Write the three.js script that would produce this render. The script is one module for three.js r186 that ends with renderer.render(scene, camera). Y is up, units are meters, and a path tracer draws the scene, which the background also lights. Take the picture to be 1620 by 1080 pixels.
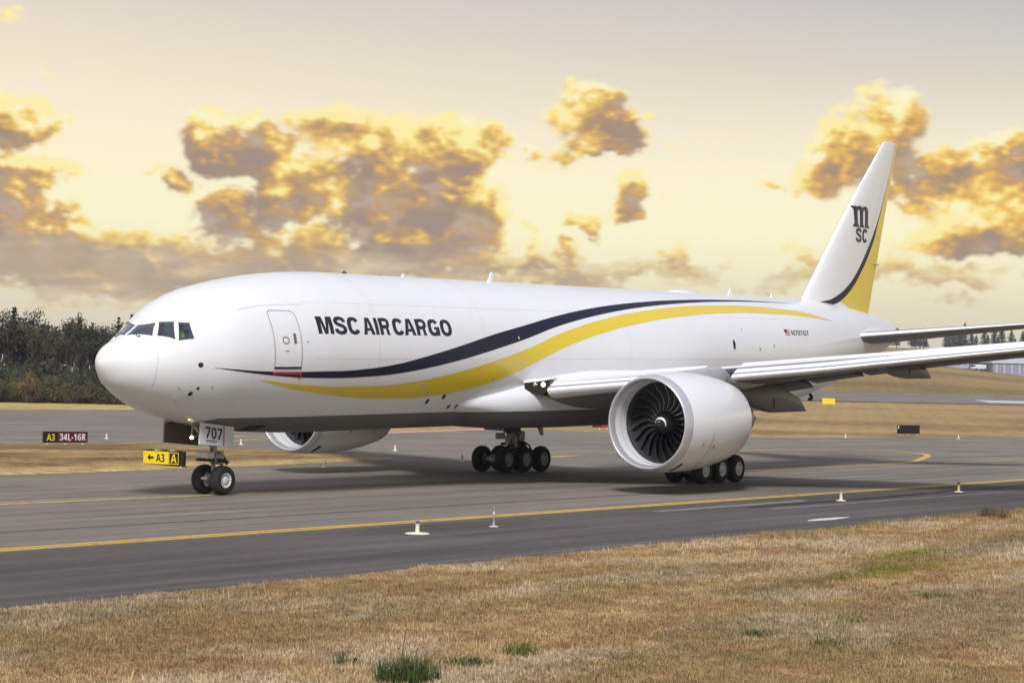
import * as THREE from 'three';
import { mergeGeometries, mergeVertices } from 'three/addons/utils/BufferGeometryUtils.js';
import { TessellateModifier } from 'three/addons/modifiers/TessellateModifier.js';
import { RoundedBoxGeometry } from 'three/addons/geometries/RoundedBoxGeometry.js';
import { ConvexGeometry } from 'three/addons/geometries/ConvexGeometry.js';
import { MarchingCubes } from 'three/addons/objects/MarchingCubes.js';
import { FontLoader } from 'three/addons/loaders/FontLoader.js';
import { Brush, Evaluator, SUBTRACTION } from 'three-bvh-csg';

// ------------------------------------------------------------------ camera, sky, sun, exposure
const scene = new THREE.Scene();
const renderer = new THREE.WebGLRenderer({ antialias: true });
renderer.toneMapping = THREE.LinearToneMapping;
renderer.toneMappingExposure = 1.0;
renderer.shadowMap.enabled = true;
const YAW = 0.93491, PITCH = 0.0213, ROLL = 0.02209;
const EYE = new THREE.Vector3(-45.6762, 4.31418, 51.54801);
const AHEAD = new THREE.Vector3(Math.sin(YAW), 0, -Math.cos(YAW)), ASIDE = new THREE.Vector3(Math.cos(YAW), 0, Math.sin(YAW));
const camera = new THREE.PerspectiveCamera(19.717, 1024 / 682, 1, 20000);
{
  const f = AHEAD.clone().multiplyScalar(Math.cos(PITCH)); f.y = Math.sin(PITCH);
  const up = ASIDE.clone().cross(f);
  camera.position.copy(EYE);
  camera.up.copy(up.multiplyScalar(Math.cos(ROLL)).addScaledVector(ASIDE, -Math.sin(ROLL)));
  camera.lookAt(EYE.clone().add(f));
}
const SUN_DIR = new THREE.Vector3(-0.62, 0.7, 0.36).normalize();
const sun = new THREE.DirectionalLight(new THREE.Color(1.0, 0.995, 0.985), 3.5);
sun.position.copy(SUN_DIR).multiplyScalar(300).add(new THREE.Vector3(30, 0, 0));
sun.target.position.set(30, 0, 0);
sun.castShadow = true; sun.shadow.radius = 22; sun.shadow.mapSize.set(4096, 4096);
Object.assign(sun.shadow.camera, { left: -160, right: 160, top: 120, bottom: -120, near: 10, far: 900 });
scene.add(sun, sun.target);

scene.fog = new THREE.FogExp2(new THREE.Color().setRGB(0.55, 0.62, 0.74), 0.00013);

// ------------------------------------------------------------------ random numbers and noise
let seed = 12345;
function rnd() { seed |= 0; seed = (seed + 0x6d2b79f5) | 0; let t = Math.imul(seed ^ (seed >>> 15), 1 | seed); t = (t + Math.imul(t ^ (t >>> 7), 61 | t)) ^ t; return ((t ^ (t >>> 14)) >>> 0) / 4294967296; }
const rr = (a, b) => a + (b - a) * rnd();
const H2 = new Float32Array(65536); for (let i = 0; i < 65536; i++) H2[i] = rnd();
function vn(x, y) {
  const xi = Math.floor(x), yi = Math.floor(y); let fx = x - xi, fy = y - yi;
  fx = fx * fx * fx * (fx * (fx * 6 - 15) + 10); fy = fy * fy * fy * (fy * (fy * 6 - 15) + 10);
  const r0 = (yi & 255) << 8, r1 = ((yi + 1) & 255) << 8, c0 = xi & 255, c1 = (xi + 1) & 255;
  const a = H2[r0 | c0], b = H2[r0 | c1], c = H2[r1 | c0], d = H2[r1 | c1];
  return a + (b - a) * fx + (c - a + (a - b - c + d) * fx) * fy;
}
function fbm(x, y, o = 5, g = 0.5) { let s = 0, a = 1, t = 0; for (let i = 0; i < o; i++) { s += a * vn(x, y); t += a; a *= g; const q = x * 1.62 + y * 1.18; y = y * 1.62 - x * 1.18 + 7.3; x = q + 3.1; } return s / t; }
const clamp = (x, a = 0, b = 1) => Math.min(b, Math.max(a, x));
const sst = (a, b, x) => { const t = clamp((x - a) / (b - a)); return t * t * (3 - 2 * t); };
const lerp = (a, b, t) => a + (b - a) * t;
const lin = (c) => { c /= 255; return c <= 0.04045 ? c / 12.92 : ((c + 0.055) / 1.055) ** 2.4; };
const L3 = (r, g, b) => [lin(r), lin(g), lin(b)];
const mix3 = (a, b, t) => [lerp(a[0], b[0], t), lerp(a[1], b[1], t), lerp(a[2], b[2], t)];

// ------------------------------------------------------------------ the sky: sunset air and clouds, in degrees round the compass
{
  const CL = [[-14.29,7.36,1.06,0.43,1,0.25],[-14.57,6.7,0.97,0.43,1.1,0.6],[-13.65,7.09,0.68,0.27,0.7,0.35],[-13.18,7.23,0.27,0.15,0.5,0.5],[-13.83,5.89,1.06,0.21,0.9,0.25],[-13.18,5.87,0.54,0.27,0.9,0.5],[-13.83,5.34,0.87,0.35,0.9,0.55],[-14.66,5.32,0.68,0.58,1.1,0.95],[-14.75,4.39,1.45,0.68,1.2,1],[-13.65,4.51,0.77,0.43,0.8,0.8],[-12.91,3.79,1.74,0.43,1,0.8],[-14.38,3.48,1.55,0.43,1,0.9],[-11.06,3.74,1.74,0.35,0.9,0.7],[-12.17,3.25,3.1,0.35,1,0.95],[-9.04,3.41,2.52,0.35,0.95,0.85],[-6.64,3.56,2.13,0.39,0.9,0.75],[-10.33,2.83,3.68,0.31,0.8,0.7],[-13.83,2.76,1.74,0.27,0.7,0.75],[-7.01,3.05,2.9,0.27,0.8,0.7],[-3.87,3.34,2.71,0.35,0.9,0.8],[-1.66,3.39,1.55,0.27,0.8,0.7],[-13.09,2.37,3.1,0.19,0.6,0.6],[-9.4,2.3,3.87,0.17,0.55,0.55],[-4.61,2.68,3.87,0.17,0.55,0.55],[-11.62,1.88,3.87,0.14,0.45,0.5],[-0.18,2.96,2.32,0.17,0.5,0.5],[2.58,2.84,3.1,0.14,0.4,0.45],[7.19,2.94,1.74,0.14,0.4,0.45],[12.72,2.6,1.74,0.14,0.4,0.45],[13.83,3.55,1.16,0.15,0.4,0.3],[-8.76,7.39,0.58,0.27,0.8,0.2],[-7.84,7.5,0.31,0.21,0.7,0.15],[-9.13,6.92,0.35,0.43,0.9,0.5],[-8.57,6.43,0.74,0.46,1.25,0.95],[-7.74,6.67,0.5,0.43,1.2,0.95],[-7.04,6.74,0.43,0.43,1.15,0.8],[-7.56,6.18,0.77,0.27,0.9,0.75],[-9.68,5.5,0.37,0.25,1.1,1],[-11.43,5.98,0.31,0.17,0.6,0.5],[-10.51,5.74,0.35,0.17,0.6,0.5],[-11.16,6.1,0.27,0.12,0.4,0.4],[-7.93,4.64,1.06,0.54,1.15,1],[-8.57,4.9,0.68,0.39,0.9,0.95],[-7.01,4.93,0.77,0.46,0.9,0.8],[-5.99,5.51,0.5,0.77,1,0.75],[-6.27,6.15,0.77,0.27,0.8,0.45],[-6.27,4.67,0.77,0.27,0.8,0.5],[-6.82,5.68,0.46,0.35,0.7,0.35],[-4.89,7.64,1.45,0.27,1.05,0.5],[-5.53,7.36,0.97,0.31,0.7,0.1],[-3.87,7.31,0.77,0.31,0.7,0.15],[-4.61,6.83,1.36,0.35,0.8,0.2],[-3.13,6.96,1.16,0.43,0.85,0.2],[-1.66,7.17,0.81,0.39,0.95,0.15],[-2.21,6.79,0.77,0.39,0.8,0.2],[-4.79,6.24,0.77,0.27,0.8,0.6],[-4.06,6.33,0.58,0.46,1.1,0.85],[-3.41,5.84,0.87,0.46,1.15,0.9],[-4.33,5.55,0.77,0.46,1,0.8],[-5.16,5.53,0.58,0.43,0.6,0.3],[-2.4,6.14,1.16,0.35,0.95,0.7],[-1.2,6.54,0.81,0.35,1,0.6],[-0.83,6.82,0.46,0.27,0.8,0.6],[-1.48,5.79,0.77,0.5,1,0.55],[-2.77,5.3,1.16,0.43,1,0.6],[-2.03,4.95,1.16,0.68,1.2,0.85],[-1.38,4.78,0.5,0.66,1,0.7],[-3.13,4.65,1.36,0.58,1.2,1],[-2.77,4.11,1.94,0.39,1.15,1],[-4.06,4.72,0.77,0.35,0.7,0.5],[-4.06,3.89,1.16,0.31,0.9,0.95],[-5.53,4.05,0.7,0.27,0.7,0.6],[-5.72,4.96,0.66,0.31,0.6,0.25],[-0.37,7.33,0.43,0.17,0.8,0.7],[0.37,6.76,0.23,0.31,1,0.8],[1.75,8.45,0.46,0.31,0.85,0.2],[1.48,7.89,0.58,0.43,0.8,0.05],[2.3,8.09,0.58,0.54,1.1,0.55],[2.86,7.83,0.54,0.54,1.2,0.85],[3.23,7.47,0.39,0.39,1,0.6],[2.3,7.26,0.77,0.39,0.9,0.35],[1.29,7.05,0.31,0.27,1,0.75],[1.2,6.68,0.58,0.23,0.95,0.7],[2.12,6.8,0.66,0.17,0.8,0.4],[3.69,7.75,0.23,0.15,0.4,0.3],[3.72,5.72,0.35,0.35,1.1,0.5],[3.41,5.26,0.27,0.43,1.15,0.7],[3.13,4.79,0.39,0.23,0.8,0.5],[1.99,4.67,0.43,0.19,1,0.75],[2.4,4.44,0.27,0.15,0.8,0.6],[4.33,7.01,0.35,0.15,0.5,0.25],[1.11,6.22,0.58,0.15,0.35,0.2],[0.74,3.91,0.31,0.27,0.8,0.6],[1.57,3.96,0.25,0.23,0.95,0.75],[-0.18,3.57,0.66,0.19,0.7,0.55],[1.11,3.55,0.77,0.19,0.7,0.5],[2.77,3.45,0.77,0.25,0.85,0.6],[2.21,3.29,1.74,0.19,0.7,0.6],[4.33,3.89,0.74,0.27,0.8,0.55],[4.15,3.52,1.16,0.23,0.7,0.55],[5.53,3.46,0.97,0.17,0.6,0.5],[6.45,3.72,0.5,0.14,0.5,0.4],[-0.28,5.12,0.27,0.35,0.5,0.2],[-0.37,4.8,0.31,0.19,0.4,0.25],[0.46,4.51,0.35,0.14,0.6,0.3],[5.16,3.18,2.13,0.15,0.5,0.5],[10.42,8.36,1.06,0.35,0.7,0.3],[11.25,8.1,0.5,0.31,0.6,0.35],[9.68,7.79,0.77,0.39,0.85,0.35],[10.79,7.63,0.77,0.35,0.95,0.6],[10.23,7.25,0.97,0.39,0.9,0.35],[9.22,6.86,0.77,0.43,0.85,0.5],[8.67,6.2,0.5,0.5,0.8,0.55],[9.87,6.51,0.97,0.5,0.85,0.55],[10.88,6.81,0.77,0.43,0.9,0.6],[7.01,6.07,0.35,0.21,0.7,0.5],[7.52,5.85,0.19,0.19,0.7,0.5],[8.21,6.01,0.27,0.31,0.6,0.4],[9.04,5.84,0.77,0.31,0.6,0.35],[11.52,6.45,0.77,0.46,0.95,0.7],[11.43,5.71,0.77,0.46,0.9,0.7],[12.54,6.47,0.66,0.31,1.05,0.8],[11.89,6,0.77,0.39,0.95,0.7],[12.72,5.92,0.77,0.35,0.8,0.5],[13.83,6.87,0.7,0.43,1,0.6],[14.57,6.98,0.7,0.39,1.1,0.75],[14.66,6.34,0.85,0.46,1.1,0.75],[13.46,6.12,0.85,0.43,0.85,0.3],[14.2,5.59,1.36,0.58,0.9,0.2],[13.09,5.1,1.36,0.54,0.8,0.15],[14.57,4.95,0.97,0.46,0.85,0.25],[12.72,4.49,1.36,0.31,0.8,0.45],[13.83,4.2,2.13,0.25,1,0.8],[12.35,3.98,0.97,0.17,0.7,0.6],[12.17,3.33,1.08,0.25,0.75,0.6],[13.09,3.13,0.77,0.15,0.5,0.5],[10.88,3.45,0.97,0.31,0.6,0.55],[9.04,4,0.97,0.31,0.6,0.5],[9.59,3.46,1.16,0.27,0.65,0.6],[7.93,4.05,0.43,0.17,0.6,0.45],[8.48,3.25,1.16,0.19,0.5,0.5],[11.25,4.08,0.77,0.17,0.4,0.4],[-14.66,10.08,0.43,0.39,0.5,0.1],[-13.68,8.51,0.27,0.14,0.25,0.3]];
  const W = 4096, H = 4096, D = new Float32Array(W * H * 4);
  const billow = (x, y, o) => { let s = 0, a = 1, t = 0; for (let i = 0; i < o; i++) { s += a * (1 - Math.abs(2 * vn(x, y) - 1)); t += a; a *= 0.56; const q = x * 1.66 + y * 1.12; y = y * 1.66 - x * 1.12 + 7.3; x = q + 3.1; } return s / t; };
  const blobs = (px, py) => { let s = 0, t = 0, w = 0; for (let i = 0; i < CL.length; i++) { const c = CL[i], dx = (px - c[0]) / c[2], dy = (py - c[1]) / c[3], q = dx * dx + dy * dy; if (q < 7) { const g = c[4] * Math.exp(-q * 0.95); s += g; w += g * g; t += g * g * c[5]; } } return [s, w > 1e-9 ? clamp((t / w - 0.5) * 1.35 + 0.5) : 0]; };
  const field = (px, py, far) => far ? [1.2 * sst(0.44, 0.74, fbm(px * 0.22 + 40, py * 0.5 + 9, 3)) * sst(0.5, 3, py) * sst(11.5, 6, py) + 0.7 * sst(0.45, 0.7, fbm(px * 0.16 + 4, py * 0.6 + 21, 3)) * sst(5, 2.5, py), fbm(px * 0.3 + 2, py * 0.5, 3)] : blobs(px, py);
  const cover = (x, y, far) => {                                           // [thickness with its billows, tone]
    const o = far ? 4 : 7;
    const wx = (fbm(x * 1.1 + 11, y * 1.3 + 5, 5, 0.6) - 0.5) * 1.25, wy = (fbm(x * 1.1 + 71, y * 1.3 + 43, 5, 0.6) - 0.5) * 0.95;
    let [s, t] = field(x + wx, y + wy, far); s = 1.3 * (1 - Math.exp(-0.8 * s));
    if (s < 0.03) return [0, t];
    const b = billow(x * 0.62 + 3, y * 0.85 + 17, o), f = fbm(x * 2.6 + 20, y * 3.6 + 2, far ? 3 : 6, 0.6);
    return [s * (0.04 + 1.34 * b) + (f - 0.5) * 0.75 * sst(0.04, 0.4, s), clamp(t + 0.5 * (fbm(x * 0.9 + 60, y * 1.5 + 8, 4) - 0.5))];
  };
  const AIR = [[-3, [214, 204, 182]], [1.0, [222, 211, 186]], [2.3, [234, 224, 192]], [3.2, [245, 237, 198]], [4.5, [255, 249, 208]], [6.2, [254, 245, 210]], [7.5, [247, 236, 210]], [9, [234, 224, 204]], [11.2, [214, 206, 200]], [16, [178, 175, 184]], [30, [172, 174, 188]], [90, [178, 182, 198]]].map(([e, c]) => [e, L3(...c)]);
  const air = (e) => { for (let i = 1; i < AIR.length; i++) if (e <= AIR[i][0]) return mix3(AIR[i - 1][1], AIR[i][1], clamp((e - AIR[i - 1][0]) / (AIR[i][0] - AIR[i - 1][0]))); return AIR[AIR.length - 1][1]; };
  const RIM = L3(255, 240, 168), GLOW = L3(252, 221, 120), GOLD = L3(226, 182, 104), BROWN = L3(192, 153, 104), DARK = L3(166, 143, 124), DEEP = L3(146, 124, 112), MAUVE = L3(190, 168, 146), PALE = L3(226, 210, 178), RIM2 = L3(255, 248, 206), ORANGE = L3(236, 182, 88);
  for (let j = 0; j < H; j++) {
    const el = ((j + 0.5) / H) * 180 - 90;
    if (el < -2) continue;
    for (let i = 0; i < W; i++) {
      const a = ((i + 0.5) / W - 0.5) * 2 * Math.PI;                     // atan2(z, x)
      let az = (Math.atan2(Math.cos(a), -Math.sin(a)) - YAW) * 180 / Math.PI; // clockwise from the line of sight
      if (az < -180) az += 360; if (az > 180) az -= 360;
      let c = air(el);
      const right = clamp((az + 4) / 22, -0.6, 1.1) * sst(5, 11, el);
      c = [c[0] * (1 - 0.2 * right), c[1] * (1 - 0.15 * right), c[2] * (1 - 0.06 * right)];
      if (el < 26) {
        const farw = sst(15.8, 19, Math.abs(az)), x = az, y = el;
        const two = (xx, yy) => { let v = [0, 0]; if (farw < 1) { const q = cover(xx, yy, false); v[0] += (1 - farw) * q[0]; v[1] += (1 - farw) * q[1]; } if (farw > 0) { const q = cover(xx, yy, true); v[0] += farw * q[0]; v[1] += farw * q[1]; } return v; };
        const [d, s] = two(x, y);
        if (d > 0.12) {
          const sx = 2.5 - x, sy = 7 - y, sl = Math.hypot(sx, sy) + 1.5;   // the low sun's glow is what lights these clouds from behind
          const e = two(x + sx / sl * 0.16, y + 0.13 + sy / sl * 0.1), e2 = two(x + sx / sl * 0.45, y + 0.3 + sy / sl * 0.25);
          const al = sst(0.12, 0.46, d), low = sst(4.3, 3.0, y);
          const t = clamp(0.02 + 0.78 * s * sst(0.12, 0.5, d) + 0.28 * (sst(0.2, 0.95, d) - 0.45) - 0.7 * (d - e[0]) - 0.75 * (d - e2[0]));
          const v1 = fbm(x * 0.8 + 15, y * 1.3 + 33, 5, 0.6), str = fbm(x * 0.45 + 5, y * 2.6 + 3, 5, 0.55);
          let k = mix3(mix3(RIM, RIM2, sst(0.45, 0.7, v1)), GLOW, sst(0.0, 0.14, t)); k = mix3(k, mix3(GOLD, ORANGE, 0.7 * sst(5, 11, x)), sst(0.12, 0.36, t)); k = mix3(k, BROWN, sst(0.32, 0.6, t)); k = mix3(k, mix3(mix3(DEEP, DARK, sst(0.3, 0.5, v1)), MAUVE, sst(0.48, 0.72, v1)), sst(0.52, 0.9, t));
          k = mix3(k, mix3(DARK, mix3(MAUVE, PALE, sst(0.5, 0.75, str)), sst(0.36, 0.6, str)), 0.62 * low);
          c = mix3(c, k, al * lerp(0.97, 0.8, low));
        }
      }
      const p = (j * W + i) * 4; D[p] = c[0]; D[p + 1] = c[1]; D[p + 2] = c[2]; D[p + 3] = 1;
    }
  }
  const p0 = Math.ceil((88 / 180) * H) + 1;
  for (let j = 0; j < p0; j++) for (let i = 0; i < W; i++) { const p = (j * W + i) * 4; D[p] = 0.16; D[p + 1] = 0.13; D[p + 2] = 0.09; D[p + 3] = 1; }
  const t = new THREE.DataTexture(D, W, H, THREE.RGBAFormat, THREE.FloatType);
  t.mapping = THREE.EquirectangularReflectionMapping; t.magFilter = THREE.LinearFilter; t.needsUpdate = true;
  scene.background = t; scene.environment = t;
}

// ------------------------------------------------------------------ helpers
const used = {};
function numbered(n) { const k = (used[n] = (used[n] ?? -1) + 1); return k ? n + '_' + String(k).padStart(3, '0') : n; }
function shade(o) { o.castShadow = true; o.receiveShadow = true; return o; }
function tag(o, label, category, group, kind) { o.userData.label = label; if (category) o.userData.category = category; if (group) o.userData.group = group; if (kind) o.userData.kind = kind; return o; }
function thing(name, label, category, pos = [0, 0, 0], turn = 0, group) { const o = new THREE.Group(); o.name = numbered(name); o.position.set(...pos); o.rotation.y = turn; scene.add(o); return tag(o, label, category, group); }
function part(name, geo, mat, parent, label) { const m = shade(new THREE.Mesh(Array.isArray(geo) ? merge(geo) : geo, mat)); m.name = name; parent.add(m); if (label) m.userData.label = label; return m; }
function struct(name, geo, mat, label) { const m = part(numbered(name), geo, mat, scene); return tag(m, label, null, null, 'structure'); }
function clean(g) { g = g.index ? g.toNonIndexed() : g; for (const k of Object.keys(g.attributes)) if (!['position', 'normal', 'uv'].includes(k)) g.deleteAttribute(k); if (!g.attributes.normal) g.computeVertexNormals(); if (!g.attributes.uv) g.setAttribute('uv', new THREE.BufferAttribute(new Float32Array(g.attributes.position.count * 2), 2)); return g; }
function merge(list) { return list.length === 1 ? list[0] : mergeGeometries(list.map(clean)); }
const V = (x, y, z) => new THREE.Vector3(x, y, z);
function grid(rows, closed = false) {
  const nu = rows.length, nv = rows[0].length, P = [], I = [], U = [];
  rows.forEach((r, i) => r.forEach((p, j) => { P.push(p.x, p.y, p.z); U.push(i / (nu - 1), j / (nv - 1)); }));
  for (let i = 0; i < nu - 1; i++) for (let j = 0; j < (closed ? nv : nv - 1); j++) { const a = i * nv + j, b = i * nv + (j + 1) % nv, c = a + nv, d = b + nv; I.push(a, c, b, b, c, d); }
  const g = new THREE.BufferGeometry();
  g.setAttribute('position', new THREE.Float32BufferAttribute(P, 3)); g.setAttribute('uv', new THREE.Float32BufferAttribute(U, 2)); g.setIndex(I); g.computeVertexNormals();
  return g;
}
function tube(pts, r, seg = 8, n = 12) { return new THREE.TubeGeometry(new THREE.CatmullRomCurve3(pts.map((p) => V(...p)), false, 'catmullrom', 0.1), n, r, seg); }
function rod(a, b, r0, r1 = r0, seg = 12) { const A = V(...a), B = V(...b), d = B.clone().sub(A), g = new THREE.CylinderGeometry(r1, r0, d.length(), seg); g.applyQuaternion(new THREE.Quaternion().setFromUnitVectors(V(0, 1, 0), d.normalize())); const m = A.add(B).multiplyScalar(0.5); g.translate(m.x, m.y, m.z); return g; }
function box(w, h, d, x, y, z, r = 0.02) { const g = new RoundedBoxGeometry(w, h, d, 2, Math.min(r, w * 0.45, h * 0.45, d * 0.45)); g.translate(x, y, z); return g; }
function pchip(x, y) {
  const n = x.length, h = [], d = [], m = new Array(n).fill(0);
  for (let i = 0; i < n - 1; i++) { h[i] = x[i + 1] - x[i]; d[i] = (y[i + 1] - y[i]) / h[i]; }
  for (let i = 1; i < n - 1; i++) if (d[i - 1] * d[i] > 0) { const a = 2 * h[i] + h[i - 1], b = h[i] + 2 * h[i - 1]; m[i] = (a + b) / (a / d[i - 1] + b / d[i]); }
  m[0] = d[0]; m[n - 1] = d[n - 2];
  return (X) => { X = clamp(X, x[0], x[n - 1]); let i = 0; while (i < n - 2 && X > x[i + 1]) i++; const t = (X - x[i]) / h[i]; return (1 + 2 * t) * (1 - t) ** 2 * y[i] + t * (1 - t) ** 2 * h[i] * m[i] + t * t * (3 - 2 * t) * y[i + 1] + t * t * (t - 1) * h[i] * m[i + 1]; };
}
function std(r, g, b, rough = 0.6, metal = 0, extra = {}) { return new THREE.MeshStandardMaterial({ color: new THREE.Color().setRGB(r, g, b), roughness: rough, metalness: metal, ...extra }); }
function phys(r, g, b, rough, o = {}) { return new THREE.MeshPhysicalMaterial({ color: new THREE.Color().setRGB(r, g, b), roughness: rough, ...o }); }
function texture(w, h, fn, srgb = true) {                                   // fn(u, v) -> sRGB 0..255 triple
  const d = new Uint8Array(w * h * 4);
  for (let j = 0; j < h; j++) for (let i = 0; i < w; i++) { const c = fn(i / w, j / h), p = (j * w + i) * 4; d[p] = clamp(c[0], 0, 255); d[p + 1] = clamp(c[1], 0, 255); d[p + 2] = clamp(c[2], 0, 255); d[p + 3] = 255; }
  const t = new THREE.DataTexture(d, w, h, THREE.RGBAFormat); t.wrapS = t.wrapT = THREE.RepeatWrapping; t.magFilter = THREE.LinearFilter; t.minFilter = THREE.LinearMipmapLinearFilter; t.generateMipmaps = true; if (srgb) t.colorSpace = THREE.SRGBColorSpace; t.needsUpdate = true;
  return t;
}
const tnoise = (u, v, nx, ny, o = 4) => {                                   // noise that repeats over the unit square
  const bx = u * nx, by = v * ny, a = fbm(bx, by, o), b = fbm(bx - nx, by, o), c = fbm(bx, by - ny, o), d = fbm(bx - nx, by - ny, o);
  return lerp(lerp(a, b, u), lerp(c, d, u), v);
};
const fonts = {};
for (const f of ['sans_bold', 'sans_regular', 'serif_bold']) fonts[f] = await new FontLoader().loadAsync('fonts/droid/droid_' + f + '.typeface.json');
function textShapes(s, font, w, h) {                                       // shapes scaled into a w x h box from the origin
  const g = new THREE.ShapeGeometry(fonts[font].generateShapes(s, 1), 5); g.computeBoundingBox(); const b = g.boundingBox;
  g.translate(-b.min.x, -b.min.y, 0); g.scale(w / (b.max.x - b.min.x), h / (b.max.y - b.min.y), 1);
  return g;
}
const fine = (g, edge, it = 6) => new TessellateModifier(edge, it).modify(g.index ? g.toNonIndexed() : g);
function remap(g, f) { const p = g.attributes.position; for (let i = 0; i < p.count; i++) { const q = f(p.getX(i), p.getY(i), p.getZ(i)); p.setXYZ(i, q.x, q.y, q.z); } for (const k of Object.keys(g.attributes)) if (k !== 'position') g.deleteAttribute(k); g = mergeVertices(g, 1e-4); g.computeVertexNormals(); return g; }

// ------------------------------------------------------------------ ground
const toDL = (x, z) => [(x - EYE.x) * AHEAD.x + (z - EYE.z) * AHEAD.z, (x - EYE.x) * ASIDE.x + (z - EYE.z) * ASIDE.z];
const fromDL = (d, l) => [EYE.x + AHEAD.x * d + ASIDE.x * l, EYE.z + AHEAD.z * d + ASIDE.z * l];   // metres along and across the valley
const RISE = pchip([0, 215, 300, 375, 385, 440, 520, 640, 720, 900, 1200, 1600, 3000, 12000], [0, 0, 1.1, 2.0, 2.2, 3.95, 7.0, 11.7, 12.8, 20, 31, 38, 40, 40]);
function ground(x, z) {
  const [d, l] = toDL(x, z), k = d > 1 ? sst(0.02, 0.1, l / d) : 0;
  let y = RISE(Math.max(0, d)) * k - 0.05;
  if (d > 470) y += (fbm(x * 0.006, z * 0.006, 3) - 0.5) * 2.2 * k * sst(470, 620, d);
  if (d > 430) y -= clamp(l / d - 0.235, -0.05, 0.09) * 63 * k * sst(430, 640, d) * sst(900, 740, d);
  if (z > 23) y += 0.05 * sst(23, 23.6, z) + (fbm(x * 0.35, z * 0.35, 3) - 0.5) * 0.12 * sst(23.3, 25, z);
  return y;
}
const dryTex = texture(1024, 1024, (u, v) => {
  const a = tnoise(u, v, 14, 14, 5), b = tnoise(v, u, 90, 90, 2), c = rnd();
  const k = 0.5 + 0.68 * a + 0.45 * (b - 0.5) + 0.3 * (c - 0.5);
  return [206 * k, 176 * k * (0.98 + 0.06 * b), 128 * k * (1.06 - 0.2 * a)];
});
const xs = [];
for (const [a, b, s] of [[-2600, -2000, 300], [-2000, -400, 100], [-400, -60, 20], [-60, 70, 1.5], [70, 700, 9], [700, 2000, 50], [2000, 3200, 400]]) for (let x = a; x < b; x += s) xs.push(x);
xs.push(3200);
const zs = [];
for (const [a, b, s] of [[-3200, -2000, 400], [-2000, -700, 60], [-700, -20, 9], [-20, 22, 3], [22, 44, 0.5], [44, 120, 12], [120, 900, 130], [900, 2600, 400]]) for (let z = a; z < b; z += s) zs.push(z);
zs.push(2600);
{
  const g = grid(xs.map((x) => zs.map((z) => V(x, ground(x, z), z))));
  const n = g.attributes.position.count, C = new Float32Array(n * 3), U = new Float32Array(n * 2);
  for (let i = 0; i < n; i++) {
    const x = g.attributes.position.getX(i), z = g.attributes.position.getZ(i), [d, l] = toDL(x, z);
    U[i * 2] = x / 9; U[i * 2 + 1] = z / 9;
    const m = fbm(x * 0.03, z * 0.05, 4), k = (0.72 + 0.6 * m) * (0.8 + 0.45 * fbm(x * 0.11 + 5, z * 0.11, 4));
    let c = mix3([0.82, 0.74, 0.62], [0.6, 0.56, 0.38], sst(0.4, 0.75, m));
    c = mix3(c, [0.4, 0.36, 0.26], 0.85 * sst(0.5, 0.72, fbm(d * 0.06 + 3, l * 0.012 + 8, 4)) * sst(170, 185, d) * sst(0, 20, l)); if (l < -10 && d < 292) c = [1.0, 0.96, 0.8];
    if (d > 440 && l > 0) c = mix3(c, mix3([0.36, 0.36, 0.22], [0.6, 0.55, 0.38], sst(0.35, 0.65, fbm(d * 0.035, l * 0.008, 4))), 0.9 * sst(440, 470, d));
    if (z > 22) c = [0.66, 0.62, 0.56];
    C.set([c[0] * k, c[1] * k, c[2] * k], i * 3);
  }
  g.setAttribute('color', new THREE.BufferAttribute(C, 3)); g.setAttribute('uv', new THREE.BufferAttribute(U, 2));
  struct('ground', g, new THREE.MeshStandardMaterial({ map: dryTex, vertexColors: true, roughness: 1 }), 'dry tan grassland around the taxiways rising to a low hill on the right');
}
function sheet(poly, y, s = [1, 1], step = 0) {                              // a flat polygon of the XZ plane with uv in metres
  let g = new THREE.ShapeGeometry(new THREE.Shape(poly.map(([x, z]) => new THREE.Vector2(x, -z))), 12);
  g.rotateX(-Math.PI / 2); g.translate(0, y, 0);
  const p = g.attributes.position, u = g.attributes.uv; for (let i = 0; i < p.count; i++) u.setXY(i, p.getX(i) / s[0], p.getZ(i) / s[1]);
  g.computeVertexNormals(); return g;
}
function strip(line, w, y) {                                                // a painted line along a polyline
  const L = [], n = line.length;
  for (let i = 0; i < n; i++) { const a = line[Math.max(0, i - 1)], b = line[Math.min(n - 1, i + 1)], dx = b[0] - a[0], dz = b[1] - a[1], q = Math.hypot(dx, dz); L.push([V(line[i][0] + dz / q * w / 2, y, line[i][1] - dx / q * w / 2), V(line[i][0] - dz / q * w / 2, y, line[i][1] + dx / q * w / 2)]); }
  const g = grid(L); const p = g.attributes.position, u = g.attributes.uv; for (let i = 0; i < p.count; i++) u.setXY(i, p.getX(i) / 6, p.getZ(i) / 6); return g;
}
const curve = (pts, n = 60) => new THREE.SplineCurve(pts.map((p) => new THREE.Vector2(...p))).getPoints(n).map((p) => [p.x, p.y]);
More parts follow.
